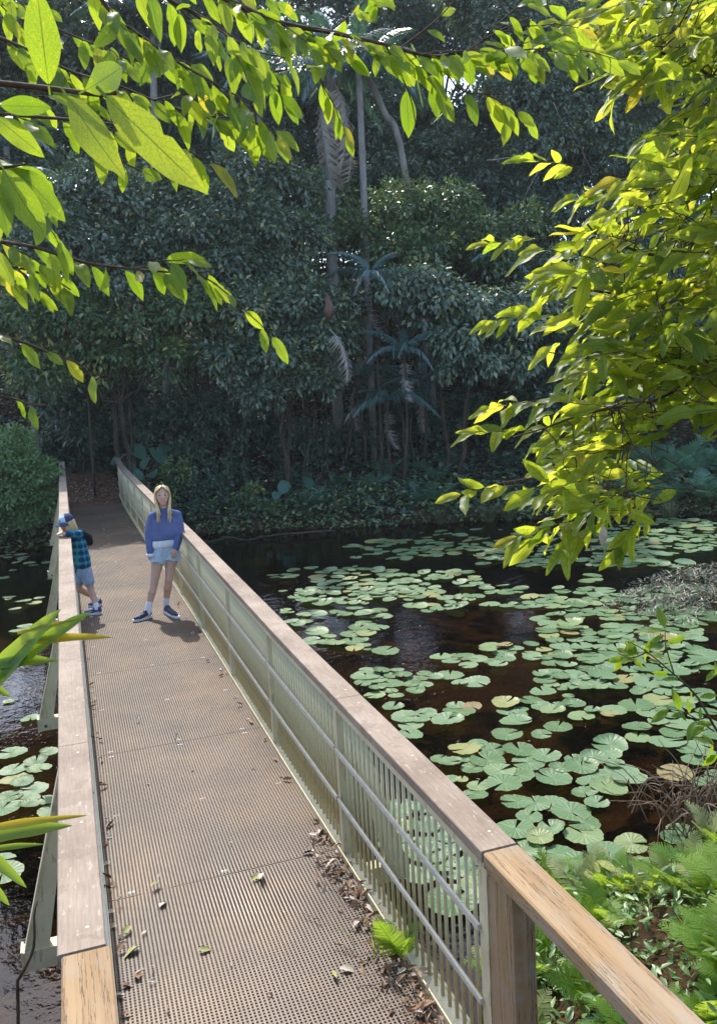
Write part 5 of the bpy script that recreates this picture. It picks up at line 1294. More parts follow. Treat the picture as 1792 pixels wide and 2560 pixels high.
# shorts with a frayed hem
def leg_tube(h, k, t0, t1, r0, r1, mat, name, fray):
    P = [lerp(h, k, t)-gb for t in np.linspace(t0, t1, 6)]; V, F = tube_vf(P, np.linspace(r0, r1, 6), 28)
    V = V.reshape(6, 28, 3); V[-1] += UP*rng.normal(size=(28, 1))*fray; V[-2] += rng.normal(size=(28, 3))*0.002
    return V.reshape(-1, 3), F
so = blob('shorts', [[(hip+np.array([dx, 0, 0.0]), 0.094), (hip+np.array([dx*1.1, 0, -0.06]), 0.105)] for dx in (-0.075, 0, 0.075)]+[[(hR, 0.10), (lerp(hR, kR, 0.17), 0.10)], [(hL, 0.10), (lerp(hL, kL, 0.13), 0.10)]], M_DENIM, girl, 0.009, 4, gb)
for h, k, t1, flare in ((hR, kR, 0.30, 0.112), (hL, kL, 0.26, 0.122)):
    V, F = leg_tube(h, k, 0.03, t1, 0.104, flare, M_DENIM, 'leg', 0.006); obj('hem', mk_mesh('hem', V, F), M_DENIM, so)
for (k, a_) in ((kR, aR), (kL, aL)):
    P = [lerp(k, a_, t) for t in (0.70, 0.78, 0.88, 1.0)]
    blob('sock', [[(P[0], 0.042), (P[1], 0.043), (P[2], 0.042), (P[3]-UP*0.03, 0.042)]], M_SOCK, girl, 0.006, 2, gb)
shoe(heelR, toeR, GZ, girl, gb, M_SHOE); shoe(heelL, toeL+norm(toeL-heelL)*0.06+np.array([0.02, -0.10, 0]), GZ, girl, gb, M_SHOE)
# scrunchie on one wrist
mb = MB(); w = wrR+UP*0.005; t = np.linspace(0, 2*np.pi, 33)
mb.tube(np.stack([w[0]+0.037*np.cos(t)*(1+0.10*np.sin(7*t)), w[1]+0.037*np.sin(t)*(1+0.10*np.cos(5*t)), w[2]-0.02+0.010*np.sin(6*t)], -1)-gb, 0.019, 8, cap=False); obj('scrunchie', mb.mesh('scrunchie', True), M_TEE, girl)
# face
def dot(c, r, sc, mat, name, root, base):
    V, F4, F3 = sphere_vf(np.zeros(3), r, 10, 7, sc); Bm = np.stack([rgt_, face_, ax_], -1)
    return obj(name, mk_mesh(name, V @ Bm.T+c-base, [F4, F3]), mat, root)
rgt_, face_, ax_ = rgt, face, ax
for s in (-1, 1):
    dot(hd+rgt*s*0.033+face*0.086+ax*0.004, 0.012, (1.15, 0.6, 0.55), M_LINE, 'eye', body, gb)
    dot(hd+rgt*s*0.034+face*0.086+ax*0.024, 0.012, (1.3, 0.5, 0.22), M_HAIR, 'eyebrow', body, gb)
dot(hd-ax*0.058+face*0.087, 0.022, (1.15, 0.35, 0.42), M_LIP, 'mouth', body, gb); dot(hd-ax*0.056+face*0.091, 0.017, (1.1, 0.3, 0.28), M_TEETH, 'teeth', body, gb)
# hair: fine locks from a centre parting
mb = MB(); hr = np.random.default_rng(5)
crown = hd+ax*0.045
for q in range(150):
    s = -1 if q % 2 else 1; f = hr.uniform(-0.9, 0.5)                       # f: front (1) to back (-1)
    root_p = hd+ax*(0.120+0.006*hr.random()-0.02*abs(f)**3)+face*0.070*f+rgt*s*0.006
    out = rgt*s*hr.uniform(0.083, 0.098)+face*(0.070*f*0.8)
    p1 = hd+ax*0.088+rgt*s*0.070+face*0.074*f; p2 = hd-ax*0.01+out*(1.02); p3 = hd-ax*0.12+out*hr.uniform(0.78, 1.0)+face*(0.03 if f > 0 else -0.02)
    ln = hr.uniform(0.10, 0.21) if f > -0.35 else hr.uniform(0.06, 0.14)
    p4 = hd-ax*0.12-UP*ln*0.55+out*hr.uniform(0.62, 0.95)+face*(0.085 if f > 0 else -0.07); p5 = p4-UP*ln*0.55+hr.normal(size=3)*0.010+face*0.012
    P = spline([root_p, p1, p2, p3, p4, p5], 18)-gb
    mb.tube(P, np.concatenate([np.full(12, 0.0085), np.linspace(0.0085, 0.0022, 6)]), 5)
for q in range(44):                                                           # front locks that frame the forehead
    s = -1 if q % 2 else 1; f = hr.uniform(0.35, 1.0)
    P = spline([hd+ax*0.118+face*0.055*f+rgt*s*0.004, hd+ax*(0.098-0.018*f)+rgt*s*0.050+face*(0.030+0.058*f), hd+ax*0.03+rgt*s*0.088+face*(0.018+0.030*f), hd-ax*0.06+rgt*s*0.096+face*0.015, hd-ax*0.17+rgt*s*0.085+face*0.035], 16)-gb
    mb.tube(P, 0.0085, 5)
for q in range(26):                                                           # back of the head
    s = hr.uniform(-1, 1); P = spline([hd+ax*0.10, hd+ax*0.06-face*0.075+rgt*s*0.05, hd-ax*0.03-face*0.085+rgt*s*0.075, hd-ax*0.18-face*0.075+rgt*s*0.08], 12)-gb; mb.tube(P, 0.014, 6)
obj('hair', mb.mesh('hair', True), M_HAIR, girl)

# ------------------------------------------------ child leaning over the left balustrade
BY = 11.85; BZ = Z_DECK+prof(BY)
def Bq(a, b, dy=0.0): return at_y(0.1674*a, 1112+0.1674*b, BY+dy)
bb = Bq(1200, 1560); bb[2] = BZ
boy = thing('person', 'small person in cap and teal plaid shirt with black hood leaning on the handrail', 'person', loc=tuple(bb))
hd = Bq(905, 350, -0.05); face = norm(np.array([-0.80, -0.55, -0.30])); ax = norm(np.array([-0.10, -0.05, 1.0])-face*np.dot(np.array([-0.10, -0.05, 1.0]), face)); rgt = np.cross(face, ax)
neck = Bq(985, 480); chest = Bq(1060, 620); waist = Bq(1110, 840); hip = Bq(1120, 950)
shN, shF = Bq(1010, 560, -0.12), Bq(1040, 540, 0.12)
elN, wrN = Bq(985, 640, -0.20), Bq(890, 520, -0.16)
zr = Z_RAIL+prof(BY)
elN[2] = max(elN[2], zr+0.03); wrN[2] = zr+0.045; wrN[0] = -0.10; elN[0] = 0.09
elF = np.array([0.02, BY+0.18, zr+0.06]); wrF = np.array([-0.12, BY+0.02, zr+0.045])
hN, hF = Bq(1145, 985, -0.07), Bq(1085, 985, 0.07)
kN, kF = Bq(1222, 1250, -0.06), Bq(1050, 1235, 0.06)
heelN, toeN = at_z(0.1674*1365, 1112+0.1674*1580, BZ), at_z(0.1674*1130, 1112+0.1674*1600, BZ)
heelF, toeF = at_z(0.1674*1362, 1112+0.1674*1470, BZ), at_z(0.1674*1190, 1112+0.1674*1490, BZ)
aN = heelN+(toeN-heelN)*0.25+UP*0.10; aF = heelF+(toeF-heelF)*0.25+UP*0.11
ch = []
ch.append([(hd+ax*0.03, 0.076), (hd-ax*0.01+face*0.012, 0.072), (hd-ax*0.05+face*0.026, 0.052), (hd-ax*0.085+face*0.036, 0.032)])
ch.append([(hd-ax*0.02+face*0.074, 0.012), (hd-ax*0.034+face*0.084, 0.010)])
for s in (-1, 1): ch.append([(hd+rgt*s*0.073-face*0.01, 0.014), (hd+rgt*s*0.072-ax*0.03-face*0.005, 0.010)])
ch.append([(hd-ax*0.055-face*0.02, 0.042), (neck, 0.042), (chest, 0.08), (waist, 0.085), (hip, 0.09)])
ch.append([(shN, 0.042), (neck-UP*0.02, 0.05), (shF, 0.042)])
ch.append([(shN, 0.04), (elN, 0.033), (wrN, 0.024)]); ch.append([(shF, 0.04), (elF, 0.033), (wrF, 0.024)])
for h, k, a_, he, to in ((hN, kN, aN, heelN, toeN), (hF, kF, aF, heelF, toeF)):
    ch.append([(hip, 0.085), (h, 0.078), (lerp(h, k, 0.4), 0.064), (k, 0.045), (lerp(k, a_, 0.3), 0.047), (lerp(k, a_, 0.75), 0.034), (a_, 0.031), (he+(to-he)*0.15+UP*0.045, 0.032), (he+(to-he)*0.8+UP*0.035, 0.025)])
hand(ch, wrN, wrN+np.array([-0.075, 0.09, -0.012]), np.array([0, 0, -1.0]), 0.15, 0.85); hand(ch, wrF, wrF+np.array([-0.08, -0.07, -0.012]), np.array([0, 0, -1.0]), 0.15, 0.85)
body = blob('body', ch, M_SKIN, boy, 0.0072, 3, bb)
st = []
for dy in (-0.07, 0.0, 0.07):
    o3 = np.array([0, dy, 0]); st.append([(neck-UP*0.07+o3*0.9, 0.075), (chest+o3, 0.095), (waist+o3, 0.10), (lerp(waist, hip, 0.5)+o3, 0.104)])
st.append([(shN, 0.058), (neck-UP*0.03, 0.058), (shF, 0.058)])
st.append([(shN, 0.060), (elN, 0.050), (lerp(elN, wrN, 0.75), 0.042)]); st.append([(shF, 0.060), (elF, 0.050), (lerp(elF, wrF, 0.75), 0.042)])
st.append([(chest+np.array([-0.06, -0.06, 0]), 0.06), (waist+np.array([-0.10, -0.06, -0.02]), 0.06), (hip+np.array([-0.13, -0.05, -0.02]), 0.045)])     # open shirt front hanging forward
blob('shirt', st, M_PLAID, boy, 0.009, 4, bb)
blob('hood', [[(neck+np.array([0.02, -0.07, 0.0]), 0.045), (neck+np.array([0.10, -0.05, -0.03]), 0.06), (neck+np.array([0.17, -0.02, -0.10]), 0.065), (neck+np.array([0.19, 0.0, -0.16]), 0.05)],
              [(neck+np.array([0.02, 0.07, 0.0]), 0.045), (neck+np.array([0.10, 0.05, -0.03]), 0.06), (neck+np.array([0.17, 0.02, -0.10]), 0.065)]], M_BLACK, boy, 0.009, 4, bb)
so = blob('shorts', [[(hip+np.array([0, dy, 0.03]), 0.092), (hip+np.array([0, dy, -0.05]), 0.098)] for dy in (-0.06, 0, 0.06)]+[[(hN, 0.085), (lerp(hN, kN, 0.4), 0.083), (lerp(hN, kN, 0.58), 0.080)], [(hF, 0.085), (lerp(hF, kF, 0.4), 0.083), (lerp(hF, kF, 0.58), 0.078)]], M_DENIM2, boy, 0.009, 3, bb)
for (k, a_) in ((kN, aN), (kF, aF)):
    blob('sock', [[(lerp(k, a_, 0.86), 0.037), (lerp(k, a_, 1.0)-UP*0.02, 0.038)]], M_SOCK, boy, 0.006, 2, bb)
shoe(heelN, toeN, BZ, boy, bb, M_SHOE2, 0.95); shoe(heelF, toeF, BZ, boy, bb, M_SHOE2, 0.95)
rgt_, face_, ax_ = rgt, face, ax
for s in (-1, 1): dot(hd+rgt*s*0.031+face*0.070+ax*0.002, 0.010, (1.1, 0.6, 0.5), M_LINE, 'eye', body, bb)
dot(hd-ax*0.056+face*0.074, 0.018, (1.1, 0.35, 0.4), M_LIP, 'mouth', body, bb)
mb = MB()
for q in range(70):
    a = hr.uniform(0.55, 2*np.pi-0.55); dr = face*math.cos(a)+rgt*math.sin(a); L = hr.uniform(0.10, 0.17)
    P = spline([hd+ax*0.06+dr*0.070, hd-ax*0.0+dr*0.088, hd-ax*0.07+dr*0.086+hr.normal(size=3)*0.006, hd-ax*(0.05+L)+dr*0.083+hr.normal(size=3)*0.012], 10)-bb
    mb.tube(P, np.concatenate([np.full(6, 0.0095), np.linspace(0.0095, 0.003, 4)]), 5)
obj('hair', mb.mesh('hair', True), M_HAIR, boy)
# cap: navy crown, pale front panel, curved brim
M_CAP_N = mat_noisy('navy_cap', (0.035, 0.045, 0.10), (0.06, 0.07, 0.14), 14, 0.85, 0.1, 0.3, 40, 0.004)
M_CAP_P = mat_noisy('pale_cap_front', (0.42, 0.55, 0.62), (0.52, 0.64, 0.70), 14, 0.85, 0.1)
def dome(a0, a1, r, z0, mat, name, root, rows=7, cols=14):
    V = []; 
    for i in range(rows):
        e = math.pi/2*i/(rows-1)*0.98
        for j in range(cols):
            a = a0+(a1-a0)*j/(cols-1); dr = face*math.cos(a)+rgt*math.sin(a); V.append(hd+ax*(z0+0.082*math.sin(e))+dr*r*math.cos(e)**0.75-bb)
    F = [[i*cols+j, i*cols+j+1, (i+1)*cols+j+1, (i+1)*cols+j] for i in range(rows-1) for j in range(cols-1)]
    o_ = obj(name, mk_mesh(name, V, F), mat, root); s = o_.modifiers.new('thick', 'SOLIDIFY'); s.thickness = 0.004; return o_
capo = dome(-math.pi, math.pi, 0.094, 0.028, M_CAP_N, 'cap', boy, 8, 26)
dome(-0.85, 0.85, 0.0965, 0.0285, M_CAP_P, 'front_panel', capo, 6, 12)
V = []
for i in range(6):
    for j in range(13):
        a = -1.05+2.1*j/12; dr = face*math.cos(a)+rgt*math.sin(a); rr = 0.092+0.075*(i/5)*math.cos(a*0.9)**0.8; V.append(hd+ax*(0.030-0.018*(i/5)-0.022*math.sin(a)**2)+dr*rr-bb)
br = obj('brim', mk_mesh('brim', V, [[i*13+j, i*13+j+1, (i+1)*13+j+1, (i+1)*13+j] for i in range(5) for j in range(12)]), M_CAP_N, capo); s = br.modifiers.new('thick', 'SOLIDIFY'); s.thickness = 0.005
dot(hd+face*0.097+ax*0.062, 0.012, (1.0, 0.25, 0.9), M_CAP_N, 'badge', capo, bb)
# ================================================================== ferns, sedges and other plants of the banks
def fern_mesh(seed, pairs=15, lobes=8, arch=0.5):
    r = np.random.default_rng(seed); V, F4, F3, n = [], [], [], 0
    t = np.linspace(0, 1, 14); R = np.stack([0.02*np.sin(4*t+r.random()*6), t*(1-0.18*arch*t), 0.55*t-arch*0.9*t**2.2], -1)
    v, f = tube_vf(R, np.linspace(0.008, 0.002, 14), 4); V.append(v); F4.append(f); n += len(v)
    for k in range(pairs):
        q = 0.16+0.84*(k/(pairs-0.3)); c = np.array([np.interp(q, t, R[:, i]) for i in range(3)]); q2 = min(q+0.04, 1)
        tan = norm(np.array([np.interp(q2, t, R[:, i]) for i in range(3)])-np.array([np.interp(q-0.04, t, R[:, i]) for i in range(3)]))
        pl = 0.36*(1-q)**0.72*min(1.0, 0.55+q*2.2)+0.015
        for s in (-1, 1):
            side = np.array([s, 0, 0.0]); d = norm(side*0.9+tan*0.45+np.array([0, 0, -0.10])+r.normal(size=3)*0.05); nr = norm(np.cross(tan, side)*s+r.normal(size=3)*0.08); w = norm(np.cross(nr, d))
            m = max(3, int(lobes*pl/0.28)+2)
            for j in range(m):
                x0 = pl*j/m; x1 = pl*(j+0.85)/m; lw = 0.021*(1-j/m*0.6)*min(1, pl/0.15)+0.004
                for e in (-1, 1):
                    dz = -0.18*(x0/max(pl, 1e-3))**2*pl
                    a = c+d*x0+nr*dz; b = c+d*x1+nr*dz; tip = c+d*(x1+0.25*(x1-x0))+w*e*lw+nr*(dz-0.004)
                    mid = c+d*(x0-0.1*(x1-x0))+w*e*lw*0.75+nr*dz
                    V.append(np.array([a, b, tip, mid])); F4.append(np.array([[n, n+1, n+2, n+3]])); n += 4
    V = np.concatenate(V); return mk_mesh('frond', V, np.concatenate(F4), attr=np.full(len(V), 0.5), smooth=False)
M_FERN = mat_leaf('near_fern', [(0, (0.08, 0.17, 0.025)), (0.6, (0.14, 0.25, 0.035)), (1, (0.22, 0.32, 0.06))], [(0, (0.38, 0.58, 0.04)), (1, (0.58, 0.72, 0.08))], 0.5, 0.45, 0.35, 'obj')
M_FERN_P = mat_leaf('pale_fern', [(0, (0.26, 0.30, 0.12)), (1, (0.34, 0.36, 0.18))], [(0, (0.6, 0.66, 0.25)), (1, (0.65, 0.68, 0.3))], 0.45, 0.5, 0.3, 'obj')
M_FERN_B = mat_leaf('far_fern', [(0, (0.07, 0.17, 0.11)), (1, (0.13, 0.27, 0.18))], (0.25, 0.45, 0.12), 0.35, 0.45, 0.4, 'obj')
FERN = [fern_mesh(1, 19, 13, 0.45), fern_mesh(2, 18, 13, 0.65), fern_mesh(3, 20, 13, 0.3)]
FERN_P = [m_.copy() for m_ in FERN]; FERN_B = [fern_mesh(7, 11, 4, 0.55), fern_mesh(8, 12, 4, 0.4)]
for me in FERN: me.materials.append(M_FERN)
for me in FERN_P: me.materials.append(M_FERN_P)
for me in FERN_B: me.materials.append(M_FERN_B)
def fern(p, size, n, meshes, label, group, tilt=(10, 50), cat='fern'):
    t = thing('fern', label, cat, group, loc=tuple(p)); a0 = rng.random()*6.28
    for k in range(n):
        o_ = obj('frond', meshes[int(rng.integers(0, len(meshes)))], None, t)
        o_.rotation_euler = (math.radians(rng.uniform(*tilt)), math.radians(rng.normal()*12), a0+k*6.283/n+rng.normal()*0.25); o_.scale = (size*rng.uniform(0.7, 1.15),)*3
    return t
def fern_label(x, y, d):
    if d < 0.3: return 'bright green fern at the near water edge, its fronds over the lily pads', 'ferns at the near water edge'
    if x < 2.5: return 'bright green fern crowding the foot of the timber handrail posts', 'ferns at the handrail posts'
    if x > 4.2: return 'bright green fern beside the dry twiggy bush and young shrub', 'ferns beside the dry bush'
    return 'bright green feathery fern in the thick of the near bank', 'ferns in the thick of the near bank'
c = 0; tries = 0
while c < 86 and tries < 3000:
    tries += 1
    x, y = rng.uniform(1.75, 5.6), rng.uniform(1.9, 5.2); d = float(shore_dist(np.array(x), np.array(y)))
    if d < -0.12 or d > 1.9 or (x < 1.95 and y < 2.9): continue
    fern((x, y, float(ground_z(np.array(x), np.array(y)))-0.02), rng.uniform(0.24, 0.44), int(rng.integers(7, 11)), FERN+FERN+FERN_P[:1], *fern_label(x, y, d)); c += 1
LF2 = 'fern with bleached cream fronds rising over the lily pads'
for (u, v, z) in ((1340, 2010, 0.05), (1560, 1990, 0.1), (1590, 1900, 0.1)):
    p = at_z(u, v, z); fern(p, 0.42, 4, FERN_P, LF2, 'bleached ferns at the water edge', (30, 65))
LF3 = 'blue-green fern on the far bank behind the lime-green tree'
for q in range(46):
    u = rng.uniform(1380, 1680); y = rng.uniform(16.6, 20.5); p = at_y(u, 1100, y); z = float(ground_z(np.array(p[0]), np.array(p[1])))
    if z < 0.05: continue
    fern((p[0], p[1], z), rng.uniform(0.7, 1.15), 8, FERN_B, LF3, 'ferns on the far bank')
LF4 = 'dim fern on the dark bank under the palms'
for q in range(16):
    u = rng.uniform(620, 1180); y = rng.uniform(20.6, 23.5); p = at_y(u, 1130, y); z = float(ground_z(np.array(p[0]), np.array(p[1])))
    if z < 0.05: continue
    fern((p[0], p[1], z), rng.uniform(0.5, 0.9), 7, FERN_B, LF4, 'dim ferns under the palms')

n = 24000; X = rng.uniform(1.6, 7.5, n); Y = rng.uniform(0.5, 6.5, n); dd_ = shore_dist(X, Y); k = (dd_ > -0.08) & (dd_ < 2.6) & ~((X < 1.8) & (Y < 3.0)); X, Y = X[k], Y[k]; n = len(X)
P = np.stack([X, Y, ground_z(X, Y)+rng.random(n)**1.5*0.22], -1)
o_ = leaf_cloud('ground_cover', P, norm(rng.normal(size=(n, 3))*np.array([1, 1, 0.4])+UP*0.3), norm(UP+rng.normal(size=(n, 3))*0.6), 0.03+0.06*rng.random(n), LEAF_LIME, TPL_MID); tag(o_, 'low green herbs between the ferns on the near bank', 'ground cover', kind='stuff')
def blades(n, h, spread, wid, r, droop=0.8):
    V, F = [], []
    for k in range(n):
        a = r.random()*6.28; d = np.array([math.cos(a), math.sin(a), 0]); L = h*r.uniform(0.6, 1.1); sp = spread*r.uniform(0.3, 1.1); w = np.cross(d, UP)*wid*0.5; b = d*r.random()*0.05*spread*3
        b0 = len(V)
        for i in range(5):
            t = i/4; c = b+d*sp*t**1.4*h+UP*(L*t-droop*L*0.6*t**3*(sp+0.3)); V += [c-w*(1-t*0.9), c+w*(1-t*0.9)]
        F += [[b0+2*i, b0+2*i+1, b0+2*i+3, b0+2*i+2] for i in range(4)]
    return np.array(V), np.array(F)
M_SEDGE = mat_noisy('sedge_blade', (0.07, 0.10, 0.04), (0.22, 0.21, 0.10), 3, 0.6, 0.3)
LSG = 'tussock of long arching sedge blades at the far water edge'
for (u, v, y) in ((1095, 1150, 19.8), (985, 1150, 20.3), (760, 1150, 21.8), (1575, 1120, 17.4), (1140, 1150, 19.6), (690, 1150, 22.0), (1500, 1140, 17.3)):
    p = at_y(u, v, y); z = float(ground_z(np.array(p[0]), np.array(p[1]))); V, F = blades(110, 0.85, 0.9, 0.014, np.random.default_rng(int(u)))
    t = thing('sedge_tussock', LSG, 'sedge', 'sedge tussocks at the far water edge', loc=(p[0], p[1], max(z, 0.0)-0.03)); o_ = obj('blades', mk_mesh('blades', V, F), M_SEDGE, t); o_['kind'] = 'stuff'

# broad heart-shaped leaves beside the far end of the bridge
def heart_mesh():
    V = [[0, 0, 0]]; n = 22
    for k in range(n):
        a = -math.pi+2*math.pi*(k+0.5)/n; rr = 0.62*(1-0.28*math.cos(a)*0+0.38*abs(math.cos(a/2))**3) if True else 0
        x = rr*math.sin(a)*0.78; y = rr*math.cos(a)*(1.15 if abs(a) < 1.6 else 0.75); V.append([x, y+0.1, 0.10*abs(x)-0.25*max(y, 0)**2])
    F = [[0, 1+k, 1+(k+1) % n] for k in range(n) if k != n-1]
    return mk_mesh('leaf', V, F)
M_TARO = mat_leaf('taro_leaf', [(0, (0.06, 0.15, 0.11)), (1, (0.09, 0.20, 0.15))], (0.2, 0.45, 0.1), 0.3, 0.3, 0.5, 'obj')
hm = heart_mesh(); hm.materials.append(M_TARO)
def taro(label, base, leaves):
    b = np.array([base[0], base[1], float(ground_z(np.array(base[0]), np.array(base[1])))]); t = thing('elephant_ear_plant', label, 'plant', loc=tuple(b))
    for (u, v, y, s) in leaves:
        p = at_y(u, v, y)-b; o_ = obj('leaf', hm, None, t); o_.location = p; o_.scale = (s,)*3; o_.rotation_euler = (math.radians(rng.uniform(-50, -20)), math.radians(rng.normal()*18), math.pi+rng.normal()*0.7)
        mb = MB(); mb.tube(spline([rng.normal(size=3)*np.array([0.08, 0.08, 0]), p*np.array([0.6, 0.6, 0.6])+np.array([0, 0.05, 0.05]), p], 8), np.linspace(0.02, 0.01, 8), 6); obj('stem', mb.mesh('stem', True), M_SEDGE, t)
pt = at_y(310, 1080, 25.6)
taro('elephant-ear plant with broad blue-green leaves beside the far bridge end', pt, [(272, 1022, 25.6, 0.36), (302, 1004, 25.7, 0.42), (352, 1010, 25.5, 0.46), (328, 1030, 25.2, 0.3), (372, 1000, 25.6, 0.36), (300, 1060, 25.1, 0.3), (345, 1058, 25.0, 0.28), (285, 1040, 25.2, 0.28)])
pt = at_y(670, 1120, 22.9)
taro('elephant-ear plant with dim broad leaves under the hanging vines', pt, [(640, 1085, 22.9, 0.3), (690, 1075, 22.9, 0.32), (715, 1092, 22.7, 0.28), (665, 1105, 22.6, 0.26), (620, 1105, 22.8, 0.24)])

# grey-leaved marsh plants standing in the water
M_MARSH = mat_leaf('marsh_leaf', [(0, (0.07, 0.085, 0.055)), (0.4, (0.13, 0.155, 0.11)), (0.7, (0.18, 0.19, 0.12)), (1, (0.16, 0.095, 0.05))], (0.3, 0.4, 0.15), 0.2, 0.4, 0.5)
LM = 'patch of grey-leaved marsh plants standing among the lily pads'
for (u, v, rx, ry) in ((1500, 1350, 1.1, 0.8), (1570, 1320, 1.3, 1.0), (1600, 1370, 1.2, 0.9), (1630, 1300, 1.4, 1.0)):
    c = at_z(u, v, 0); n = 1000; t = thing('marsh_plant', LM, 'marsh plant', 'marsh plants among the lily pads', loc=tuple(c))
    a = rng.random(n)*6.283; q = np.sqrt(rng.random(n)); P = np.stack([rx*q*np.cos(a), ry*q*np.sin(a), 0.26*rng.random(n)*(1.05-q*q)], -1)
    D = norm(np.stack([np.cos(a*7), np.sin(a*7), 0.3+0.5*rng.random(n)], -1)); leaf_cloud('leaves', P, D, norm(UP+rng.normal(size=(n, 3))*0.4), 0.07+0.05*rng.random(n), M_MARSH, TPL_NARROW, t)['kind'] = 'stuff'
    mb = MB()
    for k in range(60): mb.tube([P[k]*np.array([1, 1, 0]), P[k]+np.array([0, 0, 0.02])], 0.004, 4, cap=False)
    obj('stems', mb.mesh('stems', True), M_TWIG, t)['kind'] = 'stuff'

# young shrub with lime sprigs, and a dry twiggy bush, on the right-hand water edge
sb = at_z(1700, 1900, 0.15); shrub = thing('young_shrub', 'young shrub with thin dark stems and lime leaves over the lily pads', 'shrub', loc=tuple(sb))
TS = Leafy()
for l in ([(1690, 1760), (1607, 1640), (1560, 1560), (1505, 1508), (1450, 1462), (1408, 1438)], [(1510, 1512), (1492, 1450), (1490, 1412)], [(1600, 1640), (1540, 1600), (1500, 1590)], [(1690, 1640), (1640, 1540), (1600, 1480)], [(1690, 1800), (1620, 1700), (1590, 1660)], [(1450, 1462), (1415, 1475), (1385, 1465)]):
    P = spline([at_depth(u, v, 5.2) for u, v in l], 14); TS.twig(P, 0.010 if len(l) > 4 else 0.005, 0.002)
    for k in range(2, 14):
        if rng.random() < 0.85:
            dd = norm(-_rt*rng.normal(0.2, 0.7)+UP*rng.normal(0.1, 0.6)+rng.normal(size=3)*0.3); TS.leaf(P[k]+dd*0.01, dd, norm(UP*0.6-_fw*0.6+rng.normal(size=3)*0.4), rng.uniform(0.08, 0.14), int(rng.integers(0, 5)))
TS.build(shrub, BL_L, M_LEAF_L, M_LEAF_L2, 300)
M_DRY = mat_bark('dry_twig', (0.13, 0.085, 0.055), (0.28, 0.21, 0.15), 20)
db = at_z(1555, 1850, 0.05); dry = thing('dry_bush', 'leafless tangle of dry brown twigs at the water edge', 'bush', loc=tuple(db))
mb = MB()
for k in range(90):
    a = rng.random()*6.283; e = np.array([math.cos(a)*rng.uniform(0.15, 0.55), math.sin(a)*rng.uniform(0.1, 0.4), rng.uniform(0.12, 0.55)]); p0 = rng.normal(size=3)*np.array([0.18, 0.15, 0.0])
    mb.tube(spline([p0, p0+e*0.5+UP*0.12, p0+e, p0+e*1.25-UP*rng.uniform(0, 0.15)], 9), np.linspace(0.0055, 0.0018, 9), 4, cap=False)
obj('twigs', mb.mesh('twigs', True), M_DRY, dry)['kind'] = 'stuff'

# a bent stem by the left handrail
P = spline([at_depth(40, 2200, 3.0), at_depth(75, 2130, 2.9), at_depth(78, 2050, 2.8), at_depth(86, 2020, 2.8)], 12); P = np.vstack([[P[0][0]-0.1, P[0][1]-0.3, 0.2], P])
mb = MB(); mb.tube(P-P[0], np.linspace(0.007, 0.002, 13), 6); o_ = obj('dead_sapling', mb.mesh('dead_sapling', True), M_TWIG); o_.location = P[0]; tag(o_, 'single dark leafless sapling stem beside the flaking timber handrail', 'sapling')

# log and stick at the far water edge
mb = MB(); A, B_ = at_z(430, 1218, 0.03), at_z(752, 1190, 0.10); mb.tube(wiggle(A, B_, 9, 0.06)-A, np.linspace(0.02, 0.035, 9), 7); o_ = obj('fallen_stick', mb.mesh('fallen_stick', True), M_BARK_D); o_.location = A; tag(o_, 'long dark stick lying across the dark water at the bank', 'stick')
A, B_ = at_y(470, 1158, 23.0), at_y(745, 1148, 22.2); mb = MB(); mb.tube(wiggle(A, B_, 9, 0.06)-A, np.linspace(0.04, 0.05, 9), 8); o_ = obj('fallen_log', mb.mesh('fallen_log', True), M_BARK_D); o_.location = A; tag(o_, 'thin fallen log along the far bank below the vines', 'log')

# ================================================================== leaves and litter on the bridge
LIT = [leaf_template(0.42, 0.35, 0.3, 3), leaf_template(0.36, 0.6, -0.35, 3), leaf_template(0.5, 0.3, 0.1, 3)]
M_DEAD = [mat_noisy('dead_leaf_pale', (0.46, 0.38, 0.28), (0.62, 0.55, 0.44), 12, 0.7, 0.3), mat_noisy('dead_leaf_brown', (0.13, 0.06, 0.03), (0.26, 0.14, 0.07), 12, 0.6, 0.4), mat_noisy('dead_leaf_olive', (0.18, 0.20, 0.06), (0.36, 0.34, 0.12), 12, 0.6, 0.4)]
lit_me = {}
for k, (V, F4, F3, uv) in enumerate(LIT):
    for j in range(3): lit_me[k, j] = mk_mesh('fallen_leaf', V, [F4, F3], uv=uv); lit_me[k, j].materials.append(M_DEAD[j])
LAB = ('small pale curled leaf lying on the deck grating', 'small brown curled leaf lying on the deck grating', 'small olive-green leaf lying on the deck grating')
def fallen(u, v, j, l=0.06):
    p = at_z(u, v, Z_DECK); p = at_z(u, v, Z_DECK+prof(p[1])+0.006)
    if not (0.0 < p[0] < 1.335): p[0] = min(max(p[0], 0.02), 1.32)
    o_ = obj('fallen_leaf', lit_me[int(rng.integers(0, 3)), j], None); o_.location = p; o_.rotation_euler = (rng.normal()*0.25, rng.normal()*0.3, rng.random()*6.28); o_.scale = (l*rng.uniform(0.8, 1.2),)*3
    o_.location.z += 0.010
    tag(o_, LAB[j], 'leaf', ('pale', 'brown', 'olive')[j]+' leaves fallen on the deck')
Z6 = lambda a, b: ((0.3111*a)/S, (2060+0.3111*b)/S)
